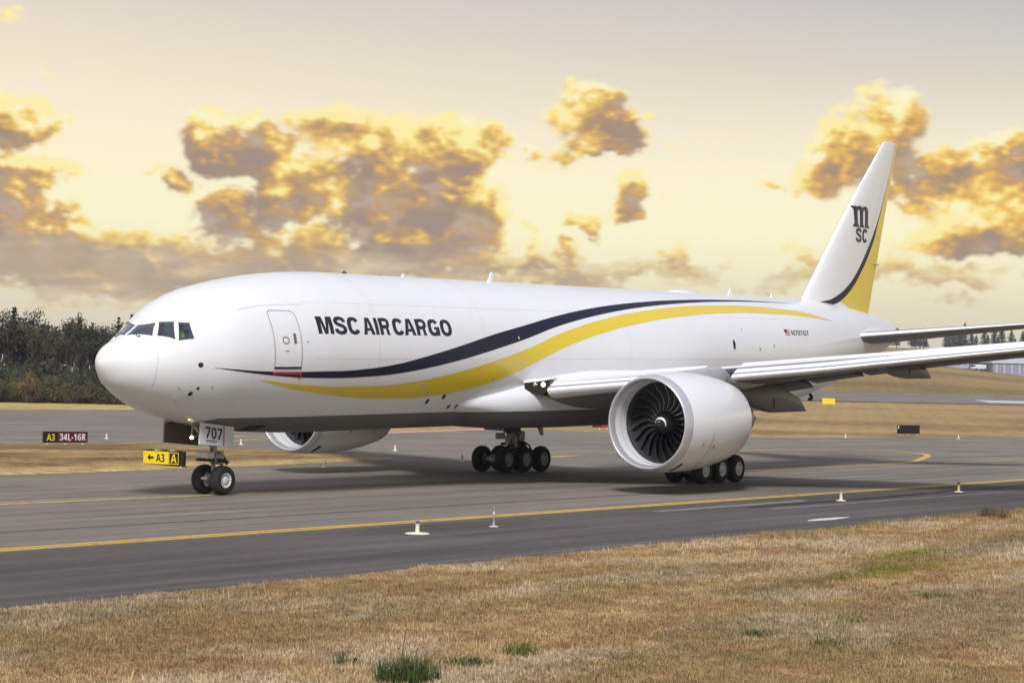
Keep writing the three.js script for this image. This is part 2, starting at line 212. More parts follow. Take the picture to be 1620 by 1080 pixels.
// asphalt: grain, patches and long smears of worn rubber that run with the traffic
function asphalt(base, contrast) {
  return texture(1024, 1024, (u, v) => {
    const s = tnoise(u, v, 3, 60, 4), p = tnoise(v, u, 9, 7, 4), f = tnoise(u, v, 120, 160, 2), q = rnd();
    const k = 1 + contrast * (0.9 * (s - 0.5) + 0.55 * (p - 0.5) + 0.3 * (f - 0.5) + 0.12 * (q - 0.5));
    return [base[0] * k, base[1] * k, base[2] * k];
  });
}
const paveTex = asphalt([116, 108, 99], 0.6), shoulderTex = asphalt([80, 73, 70], 0.7);
const paveMat = new THREE.MeshStandardMaterial({ map: paveTex, roughness: 0.88 }), shoulderMat = new THREE.MeshStandardMaterial({ map: shoulderTex, roughness: 0.9 });
const SC = [46, 23];
struct('apron', sheet([[-120, -13], [150, -13], [150, -22.4], [144, -24.2], [127, -29], [110, -33.2], [107, -42], [104, -61.4], [80.7, -55.2], [96, -78], [126, -131], [100.5, -129], [60, -125], [-120, -110]], -0.004, SC), paveMat, 'grey asphalt of the connecting taxiways behind the airplane');
struct('taxiway', sheet([[-120, -13], [-120, 13.75], [190, 13.75], [190, -13]], 0, SC), paveMat, 'main grey taxiway the airplane rolls along');
struct('taxiway_shoulder', sheet([[-120, 13.75], [-120, 23.1], [190, 23.1], [190, 13.75]], -0.002, SC), shoulderMat, 'darker asphalt shoulder between the yellow edge line and the dry grass');
struct('far_taxiway', sheet([[72.8, -94.6], [91, -89.5], [131, -131.5], [100.5, -128.9], [70, -126]], 0.004, SC), paveMat, 'pale concrete strip of pavement in front of the wood');
// runway on the far plateau
{
  const P = []; for (let i = 0; i <= 20; i++) { const l = lerp(38, 230, i / 20), r = []; for (let j = 0; j <= 4; j++) { const [x, z] = fromDL(lerp(384, 441, j / 4) , l); r.push(V(x, Math.max(ground(x, z), ground(x, z)) + 0.12, z)); } P.push(r); }
  const g = grid(P), p = g.attributes.position, u = g.attributes.uv; for (let i = 0; i < p.count; i++) u.setXY(i, p.getX(i) / 40, p.getZ(i) / 40);
  struct('runway', g, paveMat, 'pale grey runway crossing the grass far behind the right wing');
  const Q = []; for (let i = 0; i <= 12; i++) { const l = lerp(96, 230, i / 12), r = []; for (let j = 0; j <= 1; j++) { const [x, z] = fromDL(lerp(394, 408, j), l); r.push(V(x, ground(x, z) + 0.17, z)); } Q.push(r); }
  struct('runway_stripe', grid(Q), std(0.5, 0.5, 0.5, 0.8), 'white painted stripe along the near side of the far runway');
}
// painted lines and seams
const wornTex = (r, g, b) => texture(256, 256, (u, v) => { const n = tnoise(u, v, 20, 20, 4), k = n > 0.66 ? 0.78 : 0.94 + 0.14 * n; return [r * k, g * k, b * k]; });
const yellowPaint = new THREE.MeshStandardMaterial({ map: wornTex(206, 166, 62), roughness: 0.8 }), fadedYellow = new THREE.MeshStandardMaterial({ map: wornTex(196, 160, 84), roughness: 0.85 });
const run = (z, a, b, n = 60) => Array.from({ length: n + 1 }, (_, i) => [lerp(a, b, i / n), z]);
struct('edge_line', [strip(run(13.1, -100, 190), 0.26, 0.004), strip(run(13.48, -100, 190), 0.26, 0.004)], yellowPaint, 'yellow double edge line along the near side of the taxiway');
struct('centre_line', strip([...run(0.15, -100, 62, 60)], 0.36, 0.004), fadedYellow, 'faded yellow centre line running under the nose wheels');
struct('turn_line', strip([...curve([[62.3, 0.12], [67, -0.7], [71.3, -2.13], [75, -3.5], [77.7, -4.5], [81, -6], [83.4, -7.7], [85.3, -10.2], [85.9, -12.6], [85, -14], [82.7, -15.04], [72, -17], [60, -18.6]])], 0.46, 0.004), yellowPaint, 'yellow turn line curling back beyond the near main wheels');
struct('centre_line', strip(curve([[62, 0.1], [68, 0.9], [76, 1.4], [110, 1.6], [180, 1.6]]), 0.15, 0.006), fadedYellow, 'faint yellow line running on to the right past the curl');
struct('taxi_line', strip(curve([[34, -40.4], [37.9, -41], [47, -43.9], [57.8, -49.9], [62, -50.6], [72, -50.6]]), 0.45, 0.008), yellowPaint, 'yellow painted line between the red sign and the nose gear');
struct('taxi_line', strip(curve([[38, -39], [47, -40.5], [58, -46.5], [66, -48.4]]), 0.3, 0.008), fadedYellow, 'thin faded yellow line beside the painted line behind the nose gear');
struct('taxi_line', sheet([[48.2, -15.9], [52.2, -16.4], [53.5, -16.0], [50, -15.3]], 0.008), yellowPaint, 'short yellow dash on the pavement just right of the far main wheels');
const seam = std(0.012, 0.011, 0.011, 0.95);
struct('pavement_seam', strip(run(9.1, -100, 60), 0.16, 0.004), std(0.062, 0.056, 0.05, 0.9), 'dark paving joint between centre line and edge line');
struct('pavement_crack', strip(Array.from({ length: 60 }, (_, i) => [lerp(17, 75, i / 59), 16.15 - 0.6 * sst(0, 1, i / 40) + (rnd() - 0.5) * 0.2]), 0.42, 0.005), seam, 'dark sealed crack winding along the shoulder on the right');
struct('pavement_crack', strip(Array.from({ length: 24 }, (_, i) => [lerp(40, 62, i / 23), 19.2 - 0.03 * i + (rnd() - 0.5) * 0.2]), 0.3, 0.005), seam, 'short dark crack near the grass edge at far right');
struct('pavement_streak', [strip(Array.from({ length: 24 }, (_, i) => [lerp(12, 23, i / 23), 15.3 + (rnd() - 0.5) * 0.15]), 0.5, 0.002), strip(Array.from({ length: 30 }, (_, i) => [lerp(17, 44, i / 29), 17.1 + 0.02 * i + (rnd() - 0.5) * 0.12]), 0.3, 0.002)], std(0.2, 0.185, 0.18, 0.9), 'pale scuffed streaks on the shoulder beside the dark crack');
struct('white_patch', sheet([[12.2, 21.05], [12.7, 20.85], [13.6, 20.72], [14.6, 20.8], [15.5, 20.98], [14.8, 21.15], [13.7, 21.28], [12.8, 21.2]], 0.005), std(0.62, 0.6, 0.58, 0.8), 'small white painted patch on the shoulder near the grass');
struct('red_marking', sheet([[78, -52], [80.7, -54.8], [104, -61.0], [101.5, -57.8]], 0.006), new THREE.MeshStandardMaterial({ map: wornTex(196, 148, 140), roughness: 0.85 }), 'faded red painted surface at the far edge of the pavement below the belly');

// grass island between the taxiways
{
  const out = curve([[-60, -13.7], [-20, -13.8], [7.7, -14.25], [20, -15.1], [26.6, -15.8], [33, -16.9], [37.4, -17.9], [38.7, -18.9], [39.6, -20.6], [40.4, -24], [40.7, -28], [40.3, -35], [39, -40.2], [35.5, -41.8], [30.5, -42.4], [10, -43], [-60, -43.4]], 140);
  const cx = -10, cz = -29, rows = [];
  for (let k = 0; k <= 30; k++) { const t = k / 30; rows.push(out.map(([x, z]) => { const px = lerp(x, cx, t * 0.985), pz = lerp(z, cz, t * 0.985); return V(px, 0.005 + 0.42 * sst(0, 0.6, t) * (0.7 + 0.5 * fbm(px * 0.2, pz * 0.3, 3)) + 0.06 * sst(0, 0.03, t), pz); })); }
  const g = grid(rows), n = g.attributes.position.count, C = new Float32Array(n * 3), U = g.attributes.uv;
  for (let i = 0; i < n; i++) {
    const x = g.attributes.position.getX(i), z = g.attributes.position.getZ(i), edge = Math.abs(z + 14.2 + Math.max(0, x - 8) * 0.11);
    U.setXY(i, x / 7, z / 7);
    let c = mix3([0.3, 0.25, 0.16], [0.8, 0.7, 0.52], sst(0.25, 0.75, fbm(x * 0.16, z * 0.5, 5))); c = mix3([1.0, 0.94, 0.84], c, sst(1.5, 4.5, edge + 2 * fbm(x * 0.3, z * 0.3, 2)));
    C.set(c, i * 3);
  }
  g.setAttribute('color', new THREE.BufferAttribute(C, 3));
  struct('grass_island', g, new THREE.MeshStandardMaterial({ map: dryTex, vertexColors: true, roughness: 1 }), 'dry brown grass island with the airfield signs between the taxiways');
}
// ------------------------------------------------------------------ the airplane
// body frame: x back from the nose, y up, z to its left; the body sits a little nose-down on its wheels
const TILT = new THREE.Matrix4().makeTranslation(5.89, 2, 0).multiply(new THREE.Matrix4().makeRotationZ(0.02167)).multiply(new THREE.Matrix4().makeTranslation(-5.89, -2, 0));
const tilt = (g) => { for (const q of Array.isArray(g) ? g : [g]) q.applyMatrix4(TILT); return g; };
const YC = 5.2544, TAU = Math.PI * 2;
const BX = [0.35, 0.466, 0.738, 1.319, 2.288, 3.257, 4.42, 5.97, 7.62, 9.556, 11.5, 43, 46, 49, 52, 55, 58, 60.5, 62.2, 62.9].map((x) => Math.sqrt(x - 0.35));
const bT = pchip(BX, [-0.451, -0.06, 0.2, 0.44, 1.07, 1.76, 2.26, 2.615, 2.877, 3.045, 3.1, 3.1, 3.09, 3.07, 3.0, 2.85, 2.55, 2.25, 2.0, 1.85]);
const bB = pchip(BX, [-0.451, -0.79, -1.17, -1.55, -2.06, -2.39, -2.63, -2.87, -3.003, -3.079, -3.1, -3.1, -2.95, -2.55, -2.0, -1.35, -0.6, 0.1, 0.65, 0.95]);
const bW = pchip(BX, [0, 0.37, 0.66, 1.2, 1.815, 2.27, 2.69, 2.895, 3.023, 3.101, 3.1, 3.1, 3.0, 2.75, 2.35, 1.9, 1.35, 0.85, 0.42, 0.2]);
function hull(x, th, inset = 0) {                                           // a point of the fuselage skin; th = 0 at the crown, positive to the left
  const q = Math.sqrt(Math.max(0, x - 0.35)), T = bT(q) - inset, B = bB(q) + inset, W = Math.max(0, bW(q) - inset), m = (T + B) / 2, c = Math.cos(th);
  return V(x, YC + (c > 0 ? m + (T - m) * c : m + (m - B) * c), W * Math.sin(th));
}
function skin(x, th, off) {
  const p = hull(x, th), a = hull(x + 0.02, th).sub(hull(x - 0.02, th)), b = hull(x, th + 0.01).sub(hull(x, th - 0.01));
  return p.addScaledVector(b.cross(a).normalize(), (Math.sin(th) === 0 ? 1 : 1) * off);
}
function thetaAt(x, y) { const q = Math.sqrt(x - 0.35), T = bT(q), B = bB(q), m = (T + B) / 2, r = y - YC - m; return Math.acos(clamp(r > 0 ? r / (T - m) : r / (m - B), -1, 1)); }
const onSide = (x, y, off, side = 1) => skin(x, side * thetaAt(x, y), off);
{ const t = skin(20, 1.2, 1).sub(hull(20, 1.2)); if (t.y < 0) throw new Error('skin normal points inward'); }

const whiteTex = texture(512, 512, (u, v) => { const n = tnoise(u, v, 5, 5, 4), f = tnoise(v, u, 40, 40, 2), k = 229 + 5 * (n - 0.5) + 3 * (f - 0.5); return [k + 1, k + 1.5, k + 4]; });
const grime = texture(512, 512, (u, v) => { const n = tnoise(u, v, 8, 8, 5); const k = 120 + 60 * n; return [k, k, k]; }, false);
const whitePaint = new THREE.MeshPhysicalMaterial({ map: whiteTex, roughness: 0.34, clearcoat: 0.5, clearcoatRoughness: 0.12 });
const whiteFlat = phys(0.78, 0.785, 0.805, 0.34, { clearcoat: 0.5, clearcoatRoughness: 0.12 });
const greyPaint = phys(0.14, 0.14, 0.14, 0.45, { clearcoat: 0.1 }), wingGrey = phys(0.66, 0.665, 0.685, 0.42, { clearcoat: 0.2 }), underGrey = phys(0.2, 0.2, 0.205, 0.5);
const navy = phys(0.013, 0.015, 0.034, 0.4, { specularIntensity: 0.5 }), yellow = phys(0.78, 0.57, 0.018, 0.3, { clearcoat: 0.6, clearcoatRoughness: 0.1 });
const ink = phys(0.014, 0.015, 0.025, 0.35), seamGrey = std(0.3, 0.3, 0.31, 0.6), dark = std(0.018, 0.018, 0.02, 0.7), redMark = std(0.45, 0.02, 0.03, 0.5);
const bareMetal = std(0.78, 0.79, 0.82, 0.28, 1, { roughnessMap: grime }), steel = std(0.5, 0.5, 0.5, 0.4, 0.9), titanium = std(0.22, 0.21, 0.21, 0.38, 0.9), gearGrey = phys(0.36, 0.365, 0.375, 0.4, { clearcoat: 0.3 });
const rubber = std(0.016, 0.016, 0.017, 0.85), hubWhite = phys(0.62, 0.62, 0.62, 0.4, {}), blackGlass = phys(0.01, 0.01, 0.012, 0.05, { clearcoat: 1 });
const lampGlow = new THREE.MeshStandardMaterial({ color: 0xffffff, emissive: new THREE.Color(1, 0.8, 0.5), emissiveIntensity: 3.5 });

const jet = thing('airplane', 'white wide body cargo jet with navy and yellow swooshes rolling along the grey taxiway', 'airplane');
const P = (name, geo, mat, parent = jet, label) => part(name, tilt(geo), mat, parent, label);

// fuselage: a closed hull with a hollow cockpit and cut window openings
const WIN = [[[2.11, 6.19, -0.15], [2.3, 6.23, 0.66], [1.88, 5.78, 0.96], [1.5, 5.78, 0.07]], [[2.39, 6.26, 0.75], [2.68, 6.28, 1.18], [2.39, 5.67, 1.55], [2.0, 5.79, 1.07]], [[2.76, 6.25, 1.31], [3.02, 6.24, 1.59], [2.94, 5.7, 1.93], [2.47, 5.63, 1.65]]];
WIN[0][0] = [2.02, 6.17, 0.09];
const snap = ([x, y, z], side, off = 0) => onSide(x, y, off, side);
const panes = [];
for (const side of [1, -1]) for (const w of WIN) panes.push(w.map((c) => { const q = snap(c, side); if (Math.abs(c[2]) < 0.12) { q.z = side * 0.08; } return q; }));
{
  const X = []; for (let i = 0; i <= 34; i++) X.push(0.35 + 11.15 * (i / 34) ** 2); for (let x = 13; x < 43; x += 2) X.push(x); for (let x = 43; x <= 62.9; x += 0.995) X.push(x);
  const NT = 96, rows = X.map((x, i) => Array.from({ length: NT }, (_, j) => hull(i ? x : 0.3501, (j / NT) * TAU)));
  const close = (rows) => { const g = grid(rows, true), n = rows.length, m = rows[0].length, I = [...g.index.array], P = [...g.attributes.position.array], N = P.length / 3; const a = rows[0].reduce((s, p) => s.add(p), V(0, 0, 0)).divideScalar(m), b = rows[n - 1].reduce((s, p) => s.add(p), V(0, 0, 0)).divideScalar(m); P.push(a.x, a.y, a.z, b.x, b.y, b.z); for (let j = 0; j < m; j++) { I.push(N, j, (j + 1) % m); I.push(N + 1, (n - 1) * m + (j + 1) % m, (n - 1) * m + j); } const q = new THREE.BufferGeometry(); q.setAttribute('position', new THREE.Float32BufferAttribute(P, 3)); q.setIndex(I); q.computeVertexNormals(); return q; };
  const outward = (g) => { g.computeBoundingBox(); let v = 0; const p = g.attributes.position, I = g.index.array, a = V(), b = V(), c = V(); for (let i = 0; i < I.length; i += 3) { a.fromBufferAttribute(p, I[i]); b.fromBufferAttribute(p, I[i + 1]); c.fromBufferAttribute(p, I[i + 2]); v += a.dot(b.cross(c)); } if (v < 0) { for (let i = 0; i < I.length; i += 3) { const t = I[i]; I[i] = I[i + 1]; I[i + 1] = t; } g.index.needsUpdate = true; g.computeVertexNormals(); } return g; };
  const solid = outward(close(rows));
  const cx = [1.75, 2.1, 2.5, 3, 3.5, 4.1], cav = outward(close(cx.map((x) => Array.from({ length: 40 }, (_, j) => { const p = hull(x, (j / 40) * TAU, 0.1); p.y = Math.max(p.y, 4.75); return p; }))));
  const ev = new Evaluator(); ev.attributes = ['position', 'normal']; ev.useGroups = false;
  let br = ev.evaluate(new Brush(solid), new Brush(cav), SUBTRACTION);
  for (const q of panes) {
    const n = q[1].clone().sub(q[0]).cross(q[3].clone().sub(q[0])).normalize(), c = q[0].clone().add(q[1]).add(q[2]).add(q[3]).multiplyScalar(0.25); if (n.dot(c.clone().sub(V(4, 5.2, 0))) < 0) n.negate();
    const g = new ConvexGeometry([...q.map((p) => p.clone().addScaledVector(n, 0.2)), ...q.map((p) => p.clone().lerp(c, 0.05).addScaledVector(n, -0.4))]); g.deleteAttribute('uv');
    br = ev.evaluate(br, new Brush(mergeVertices(g)), SUBTRACTION);
  }
  const g = br.geometry; const p = g.attributes.position, u = new Float32Array(p.count * 2); for (let i = 0; i < p.count; i++) { u[i * 2] = p.getX(i) / 7; u[i * 2 + 1] = (p.getY(i) + p.getZ(i) * 0.5) / 7; } g.setAttribute('uv', new THREE.BufferAttribute(u, 2));
  P('fuselage', g, whitePaint);
}
const cockpitGlass = phys(0.72, 0.82, 0.95, 0.03, { transmission: 1, thickness: 0, ior: 1.95 });
for (const q of panes) {
  const c = q[0].clone().add(q[1]).add(q[2]).add(q[3]).multiplyScalar(0.25), n = q[1].clone().sub(q[0]).cross(q[3].clone().sub(q[0])).normalize(); if (n.dot(c.clone().sub(V(4, 5.2, 0))) < 0) n.negate();
  const at = (k, o) => q.map((p) => p.clone().lerp(c, k).addScaledVector(n, o));
  const a = at(0.0, -0.015), frame = P('cockpit_window', grid([[...at(-0.03, 0.012), at(-0.03, 0.012)[0]], [...at(0.03, 0.006), at(0.03, 0.006)[0]], [...at(0.035, -0.03), at(0.035, -0.03)[0]]]), std(0.2, 0.2, 0.21, 0.5));
  P('pane', grid([[a[0], a[1]], [a[3], a[2]]]), cockpitGlass, frame);
}
for (const s of [1, -1]) P('wiper', [tube([[1.55, 5.76, s * 0.55], [1.62, 5.83, s * 0.4], [1.66, 5.86, s * 0.2]], 0.015, 6, 6), box(0.12, 0.05, 0.05, 1.6, 5.76, s * 0.6)], dark);

// a strip of skin between two edges given as (x, th)
function skinStrip(up, lo, off, n = 160, side = 1, m = 5) {
  const U = pchip(...split(up)), L = pchip(...split(lo)), a = Math.max(up[0][0], lo[0][0]), b = Math.min(up[up.length - 1][0], lo[lo.length - 1][0]), rows = [];
  for (let i = 0; i <= n; i++) { const x = lerp(a, b, i / n), r = []; for (let j = 0; j <= m; j++) r.push(skin(x, side * lerp(U(x), L(x), j / m), off)); rows.push(r); }
  return grid(rows);
}
function split(l) { return [l.map((p) => p[0]), l.map((p) => p[1])]; }
for (const s of [1, -1]) {
  P('navy_swoosh', skinStrip([[3.49, 1.707], [4.23, 1.748], [5.05, 1.774], [5.98, 1.785], [7.52, 1.796], [9.32, 1.795], [11.25, 1.764], [12.74, 1.711], [14.28, 1.625], [16.47, 1.487], [18.85, 1.324], [21.46, 1.168], [23.96, 1.015], [27.49, 0.836], [31.17, 0.693], [35.1, 0.575], [39.15, 0.496], [43.21, 0.463], [47.4, 0.472]], [[3.49, 1.709], [4.24, 1.769], [5.07, 1.807], [6.01, 1.836], [7.59, 1.873], [9.4, 1.884], [11.34, 1.867], [12.84, 1.832], [14.36, 1.773], [16.49, 1.667], [18.74, 1.53], [21.23, 1.365], [23.63, 1.185], [27.06, 0.988], [30.71, 0.82], [34.66, 0.68], [38.82, 0.57], [42.99, 0.504], [47.4, 0.476]], 0.006, 200, s), navy);
  P('yellow_swoosh', skinStrip([[5.41, 1.894], [6.71, 1.94], [7.7, 1.972], [9.56, 2.0], [11.52, 2.0], [13.52, 1.96], [15.55, 1.877], [17.66, 1.755], [19.94, 1.6], [21.4, 1.49], [23.46, 1.309], [26.83, 1.085], [30.49, 0.904], [34.38, 0.762], [38.37, 0.672], [42.37, 0.645], [46.38, 0.71], [48.41, 0.804], [50.8, 0.987]], [[5.41, 1.896], [6.78, 2.0], [7.82, 2.055], [9.78, 2.132], [11.85, 2.178], [13.94, 2.186], [16.01, 2.143], [18.04, 2.034], [20.12, 1.862], [21.45, 1.727], [23.32, 1.535], [26.48, 1.3], [29.95, 1.118], [33.7, 0.972], [37.6, 0.872], [41.65, 0.82], [45.81, 0.836], [48.07, 0.887], [50.8, 0.992]], 0.006, 200, s), yellow);
}
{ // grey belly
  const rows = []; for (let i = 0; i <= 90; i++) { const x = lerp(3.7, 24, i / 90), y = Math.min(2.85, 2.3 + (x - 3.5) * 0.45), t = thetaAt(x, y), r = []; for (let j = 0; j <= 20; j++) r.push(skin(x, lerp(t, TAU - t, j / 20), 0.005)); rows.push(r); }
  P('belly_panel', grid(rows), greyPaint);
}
const flat = (list, x, y, off, side = 1) => remap(fine(list, 0.16), (a, b) => onSide(x + a, y + b, off, side));
// plain grotesque capitals drawn as strokes in a unit-high box
function capitals(word, w, h, t = 0.2, gap = 0.1) {
  const geos = []; let x0 = 0;
  const poly = (p) => geos.push(new THREE.ShapeGeometry(new THREE.Shape(p.map(([a, b]) => new THREE.Vector2(x0 + a, b)))).toNonIndexed());
  const sup = (a, W) => { const c = Math.cos(a), s = Math.sin(a), k = 2 / 2.5, tt = t * 0.94; const f = (R, S) => [W / 2 + R * Math.sign(c) * Math.abs(c) ** k, 0.5 + S * Math.sign(s) * Math.abs(s) ** k]; return [f(W / 2, 0.515), f(W / 2 - t, 0.515 - tt)]; };
  const arc = (a, b, W) => { const o = [], i = []; for (let k = 0; k <= 28; k++) { const [p, q] = sup(lerp(a, b, k / 28), W); o.push(p); i.unshift(q); } poly([...o, ...i]); };
  const ribbon = (pts, tw) => { const c = new THREE.SplineCurve(pts.map((p) => new THREE.Vector2(...p))).getPoints(40), L = [], R = []; c.forEach((p, i) => { const a = c[Math.max(0, i - 1)], b = c[Math.min(40, i + 1)], d = b.clone().sub(a).normalize(); L.push([p.x - d.y * tw / 2, p.y + d.x * tw / 2]); R.unshift([p.x + d.y * tw / 2, p.y - d.x * tw / 2]); }); poly([...L, ...R]); };
  for (const ch of word) {
    let W = 0.72;
    if (ch === 'I') { W = t; poly([[0, 0], [t, 0], [t, 1], [0, 1]]); }
    else if (ch === 'M') { W = 0.86; poly([[0, 0], [t * 0.92, 0], [t * 0.92, 0.68], [W / 2 - t * 0.42, 0], [W / 2 + t * 0.42, 0], [W - t * 0.92, 0.68], [W - t * 0.92, 0], [W, 0], [W, 1], [W - t * 1.42, 1], [W / 2, 0.3], [t * 1.42, 1], [0, 1]]); }
    else if (ch === 'A') { W = 0.76; poly([[0, 0], [t * 1.04, 0], [0.255, 0.24], [0.505, 0.24], [W - t * 1.04, 0], [W, 0], [W / 2 + t * 0.62, 1], [W / 2 - t * 0.62, 1]].slice(0)); geos.pop(); const s = new THREE.Shape([[0, 0], [t * 1.04, 0], [0.262, 0.22], [0.498, 0.22], [W - t * 1.04, 0], [W, 0], [W / 2 + t * 0.62, 1], [W / 2 - t * 0.62, 1]].map(([a, b]) => new THREE.Vector2(x0 + a, b))); s.holes.push(new THREE.Path([[0.305, 0.38], [W / 2, 0.8], [0.455, 0.38]].map(([a, b]) => new THREE.Vector2(x0 + a, b)))); geos.push(new THREE.ShapeGeometry(s).toNonIndexed()); }
    else if (ch === 'O') { W = 0.76; arc(0, TAU, W); }
    else if (ch === 'C') { W = 0.72; arc(0.55, TAU - 0.55, W); }
    else if (ch === 'G') { W = 0.75; arc(0.6, TAU - 0.1, W); poly([[0.4, 0.38], [W, 0.38], [W, 0.54], [0.4, 0.54]]); poly([[W - t * 0.75, 0], [W, 0], [W, 0.5], [W - t * 0.75, 0.5]]); }
    else if (ch === 'S') { W = 0.68; ribbon([[0.585, 0.7], [0.55, 0.86], [0.34, 0.925], [0.14, 0.85], [0.11, 0.7], [0.22, 0.575], [0.46, 0.475], [0.575, 0.34], [0.55, 0.15], [0.34, 0.075], [0.12, 0.15], [0.09, 0.31]], t * 0.92); }
    else if (ch === 'R') { W = 0.72; poly([[0, 0], [t, 0], [t, 1], [0, 1]]); ribbon([[t * 0.8, 0.91], [0.44, 0.91], [0.585, 0.83], [0.6, 0.7], [0.56, 0.55], [0.42, 0.485], [t * 0.8, 0.485]], t * 0.9); poly([[0.36, 0.46], [0.55, 0.42], [0.6, 0.34], [0.62, 0.12], [0.68, 0], [0.46, 0], [0.43, 0.12], [0.42, 0.32], [0.36, 0.41]]); }
    x0 += W + gap; if (ch === 'C' && word === 'CARGO') x0 -= 0.1; if (ch === 'A') x0 -= 0.03;
  }
  const g = merge(geos); g.scale(w / (x0 - gap), h, 1); return g;
}
for (const [s, x, w] of [['MSC', 8.25, 2.32], ['AIR', 10.74, 1.6], ['CARGO', 12.5, 3.66]]) P('lettering', flat(capitals(s, w, 0.64, 0.225, 0.085), x, 5.93, 0.006), ink);
P('registration', flat(textShapes('N707GT', 'sans_bold', 2.05, 0.27), 44.75, 6.27, 0.006), ink);
{ // flag
  const r = (x, y, w, h, m, o) => P('flag', flat(new THREE.PlaneGeometry(w, h, 3, 2).translate(w / 2, h / 2, 0), 44 + x, 6.27 + y, o), m);
  r(0, 0, 0.58, 0.3, std(0.7, 0.7, 0.7, 0.4), 0.005); for (let i = 0; i < 4; i++) r(0, 0.01 + i * 0.08, 0.58, 0.04, redMark, 0.008); r(0, 0.15, 0.25, 0.15, navy, 0.011);
}
function outline(pts, w, off, side = 1) { // a line of even width along the skin through (x, y) points
  const c = new THREE.CatmullRomCurve3(pts.map(([x, y]) => V(x, y, 0)), false, 'catmullrom', 0.05).getPoints(pts.length * 10), rows = [];
  c.forEach((p, i) => { const a = c[Math.max(0, i - 1)], b = c[Math.min(c.length - 1, i + 1)], d = b.clone().sub(a).normalize(); rows.push([onSide(p.x - d.y * w / 2, p.y + d.x * w / 2, off, side), onSide(p.x + d.y * w / 2, p.y - d.x * w / 2, off, side)]); });
  return grid(rows);
}
for (const s of [1, -1]) {
  const rows = []; for (let i = 0; i <= 8; i++) { const r = []; for (let j = 0; j <= 16; j++) r.push(onSide(lerp(6.04, 7.28, i / 8), lerp(4.72, 6.72, j / 16), 0.012, s)); rows.push(r); }
  const door = P('door', grid(rows), whiteFlat);
  P('door_seal', outline([[6.02, 4.7], [6.0, 5.2], [6.01, 5.9], [6.03, 6.5], [6.08, 6.68], [6.22, 6.74], [6.66, 6.745], [7.1, 6.74], [7.24, 6.68], [7.3, 6.5], [7.315, 5.9], [7.31, 5.2], [7.3, 4.7]], 0.042, 0.016, s), std(0.4, 0.4, 0.42, 0.6), door);
  P('door_sill', outline([[6.0, 4.68], [6.6, 4.675], [7.32, 4.68]], 0.07, 0.02, s), dark, door);
  P('door_handle', outline([[7.0, 5.92], [7.01, 5.75], [7.0, 5.55]], 0.13, 0.02, s), std(0.12, 0.12, 0.13, 0.4), door);
  P('door_placard', outline(Array.from({ length: 13 }, (_, i) => [6.56 + 0.15 * Math.cos(i / 12 * TAU), 5.67 + 0.12 * Math.sin(i / 12 * TAU)]), 0.045, 0.018, s), std(0.3, 0.16, 0.16, 0.5), door);
  P('door_placard', outline([[6.5, 5.28], [6.68, 5.28]], 0.05, 0.018, s), seamGrey, door);
  P('rescue_marking', [outline([[5.98, 4.5], [6.6, 4.49], [7.35, 4.47]], 0.09, 0.011, s), outline([[7.35, 4.5], [7.36, 4.36], [7.3, 4.28]], 0.07, 0.012, s)], redMark);
}
// small ports, probes and service panels
const port = (x, y, r, m = dark, ry = r) => P('service_port', flat(new THREE.CircleGeometry(1, 20).scale(r, ry, 1), x, y, 0.012), m);
port(3.03, 4.78, 0.09, dark, 0.085); port(2.95, 3.77, 0.075); port(3.12, 3.96, 0.05); port(7.62, 5.62, 0.035, seamGrey); port(3.6, 4.0, 0.03, seamGrey); port(2.5, 3.95, 0.03, seamGrey); port(38.5, 5.75, 0.12, dark, 0.24); port(41.05, 5.55, 0.08, std(0.35, 0.33, 0.28, 0.6)); port(42.52, 5.71, 0.07, std(0.35, 0.33, 0.28, 0.6)); port(39.6, 6.5, 0.05, seamGrey);
port(15.05, 3.6, 0.1, std(0.5, 0.5, 0.5, 0.5)); port(14.6, 3.96, 0.09, std(0.5, 0.5, 0.5, 0.5)); port(15.3, 3.32, 0.1); port(16.2, 3.5, 0.1); port(16.95, 3.08, 0.08); port(17.45, 3.08, 0.08); port(19.0, 4.2, 0.05, seamGrey); port(20.6, 5.9, 0.06, std(0.5, 0.5, 0.5, 0.5));
port(6.75, 2.72, 0.03); P('service_panel', flat(new THREE.PlaneGeometry(0.75, 0.3, 6, 3), 6.9, 2.4, 0.012), dark);
P('pitot_probe', [rod([2.55, 3.55, 1.42], [2.5, 3.5, 1.62], 0.025), rod([2.5, 3.5, 1.62], [2.25, 3.46, 1.6], 0.02, 0.008)], steel);
for (const [x, a, b] of [[11.6, 0.02, 2.45], [18.3, 0.02, 2.4], [29.2, 0.02, 1.9], [44.2, 0.02, 2.4]]) { const rows = []; for (let j = 0; j <= 60; j++) { const t = lerp(a, b, j / 60); rows.push([skin(x, t, 0.0035), skin(x + 0.016, t, 0.0035)]); } P('panel_joint', grid(rows), std(0.62, 0.56, 0.57, 0.5)); }
for (const y of [5.02, 7.1]) P('panel_joint', outline([[8, y], [20, y], [32, y], [44, y]], 0.016, 0.0035), std(0.68, 0.68, 0.7, 0.5));
P('panel_joint', outline([[1.72, 5.2], [1.64, 4.6], [1.66, 4.0]], 0.018, 0.004), std(0.55, 0.55, 0.56, 0.5));
P('cargo_hatch_outline', outline([[4.9, 6.75], [5.8, 6.9], [7, 6.98], [7.9, 7.0]], 0.02, 0.004), std(0.58, 0.58, 0.6, 0.5));
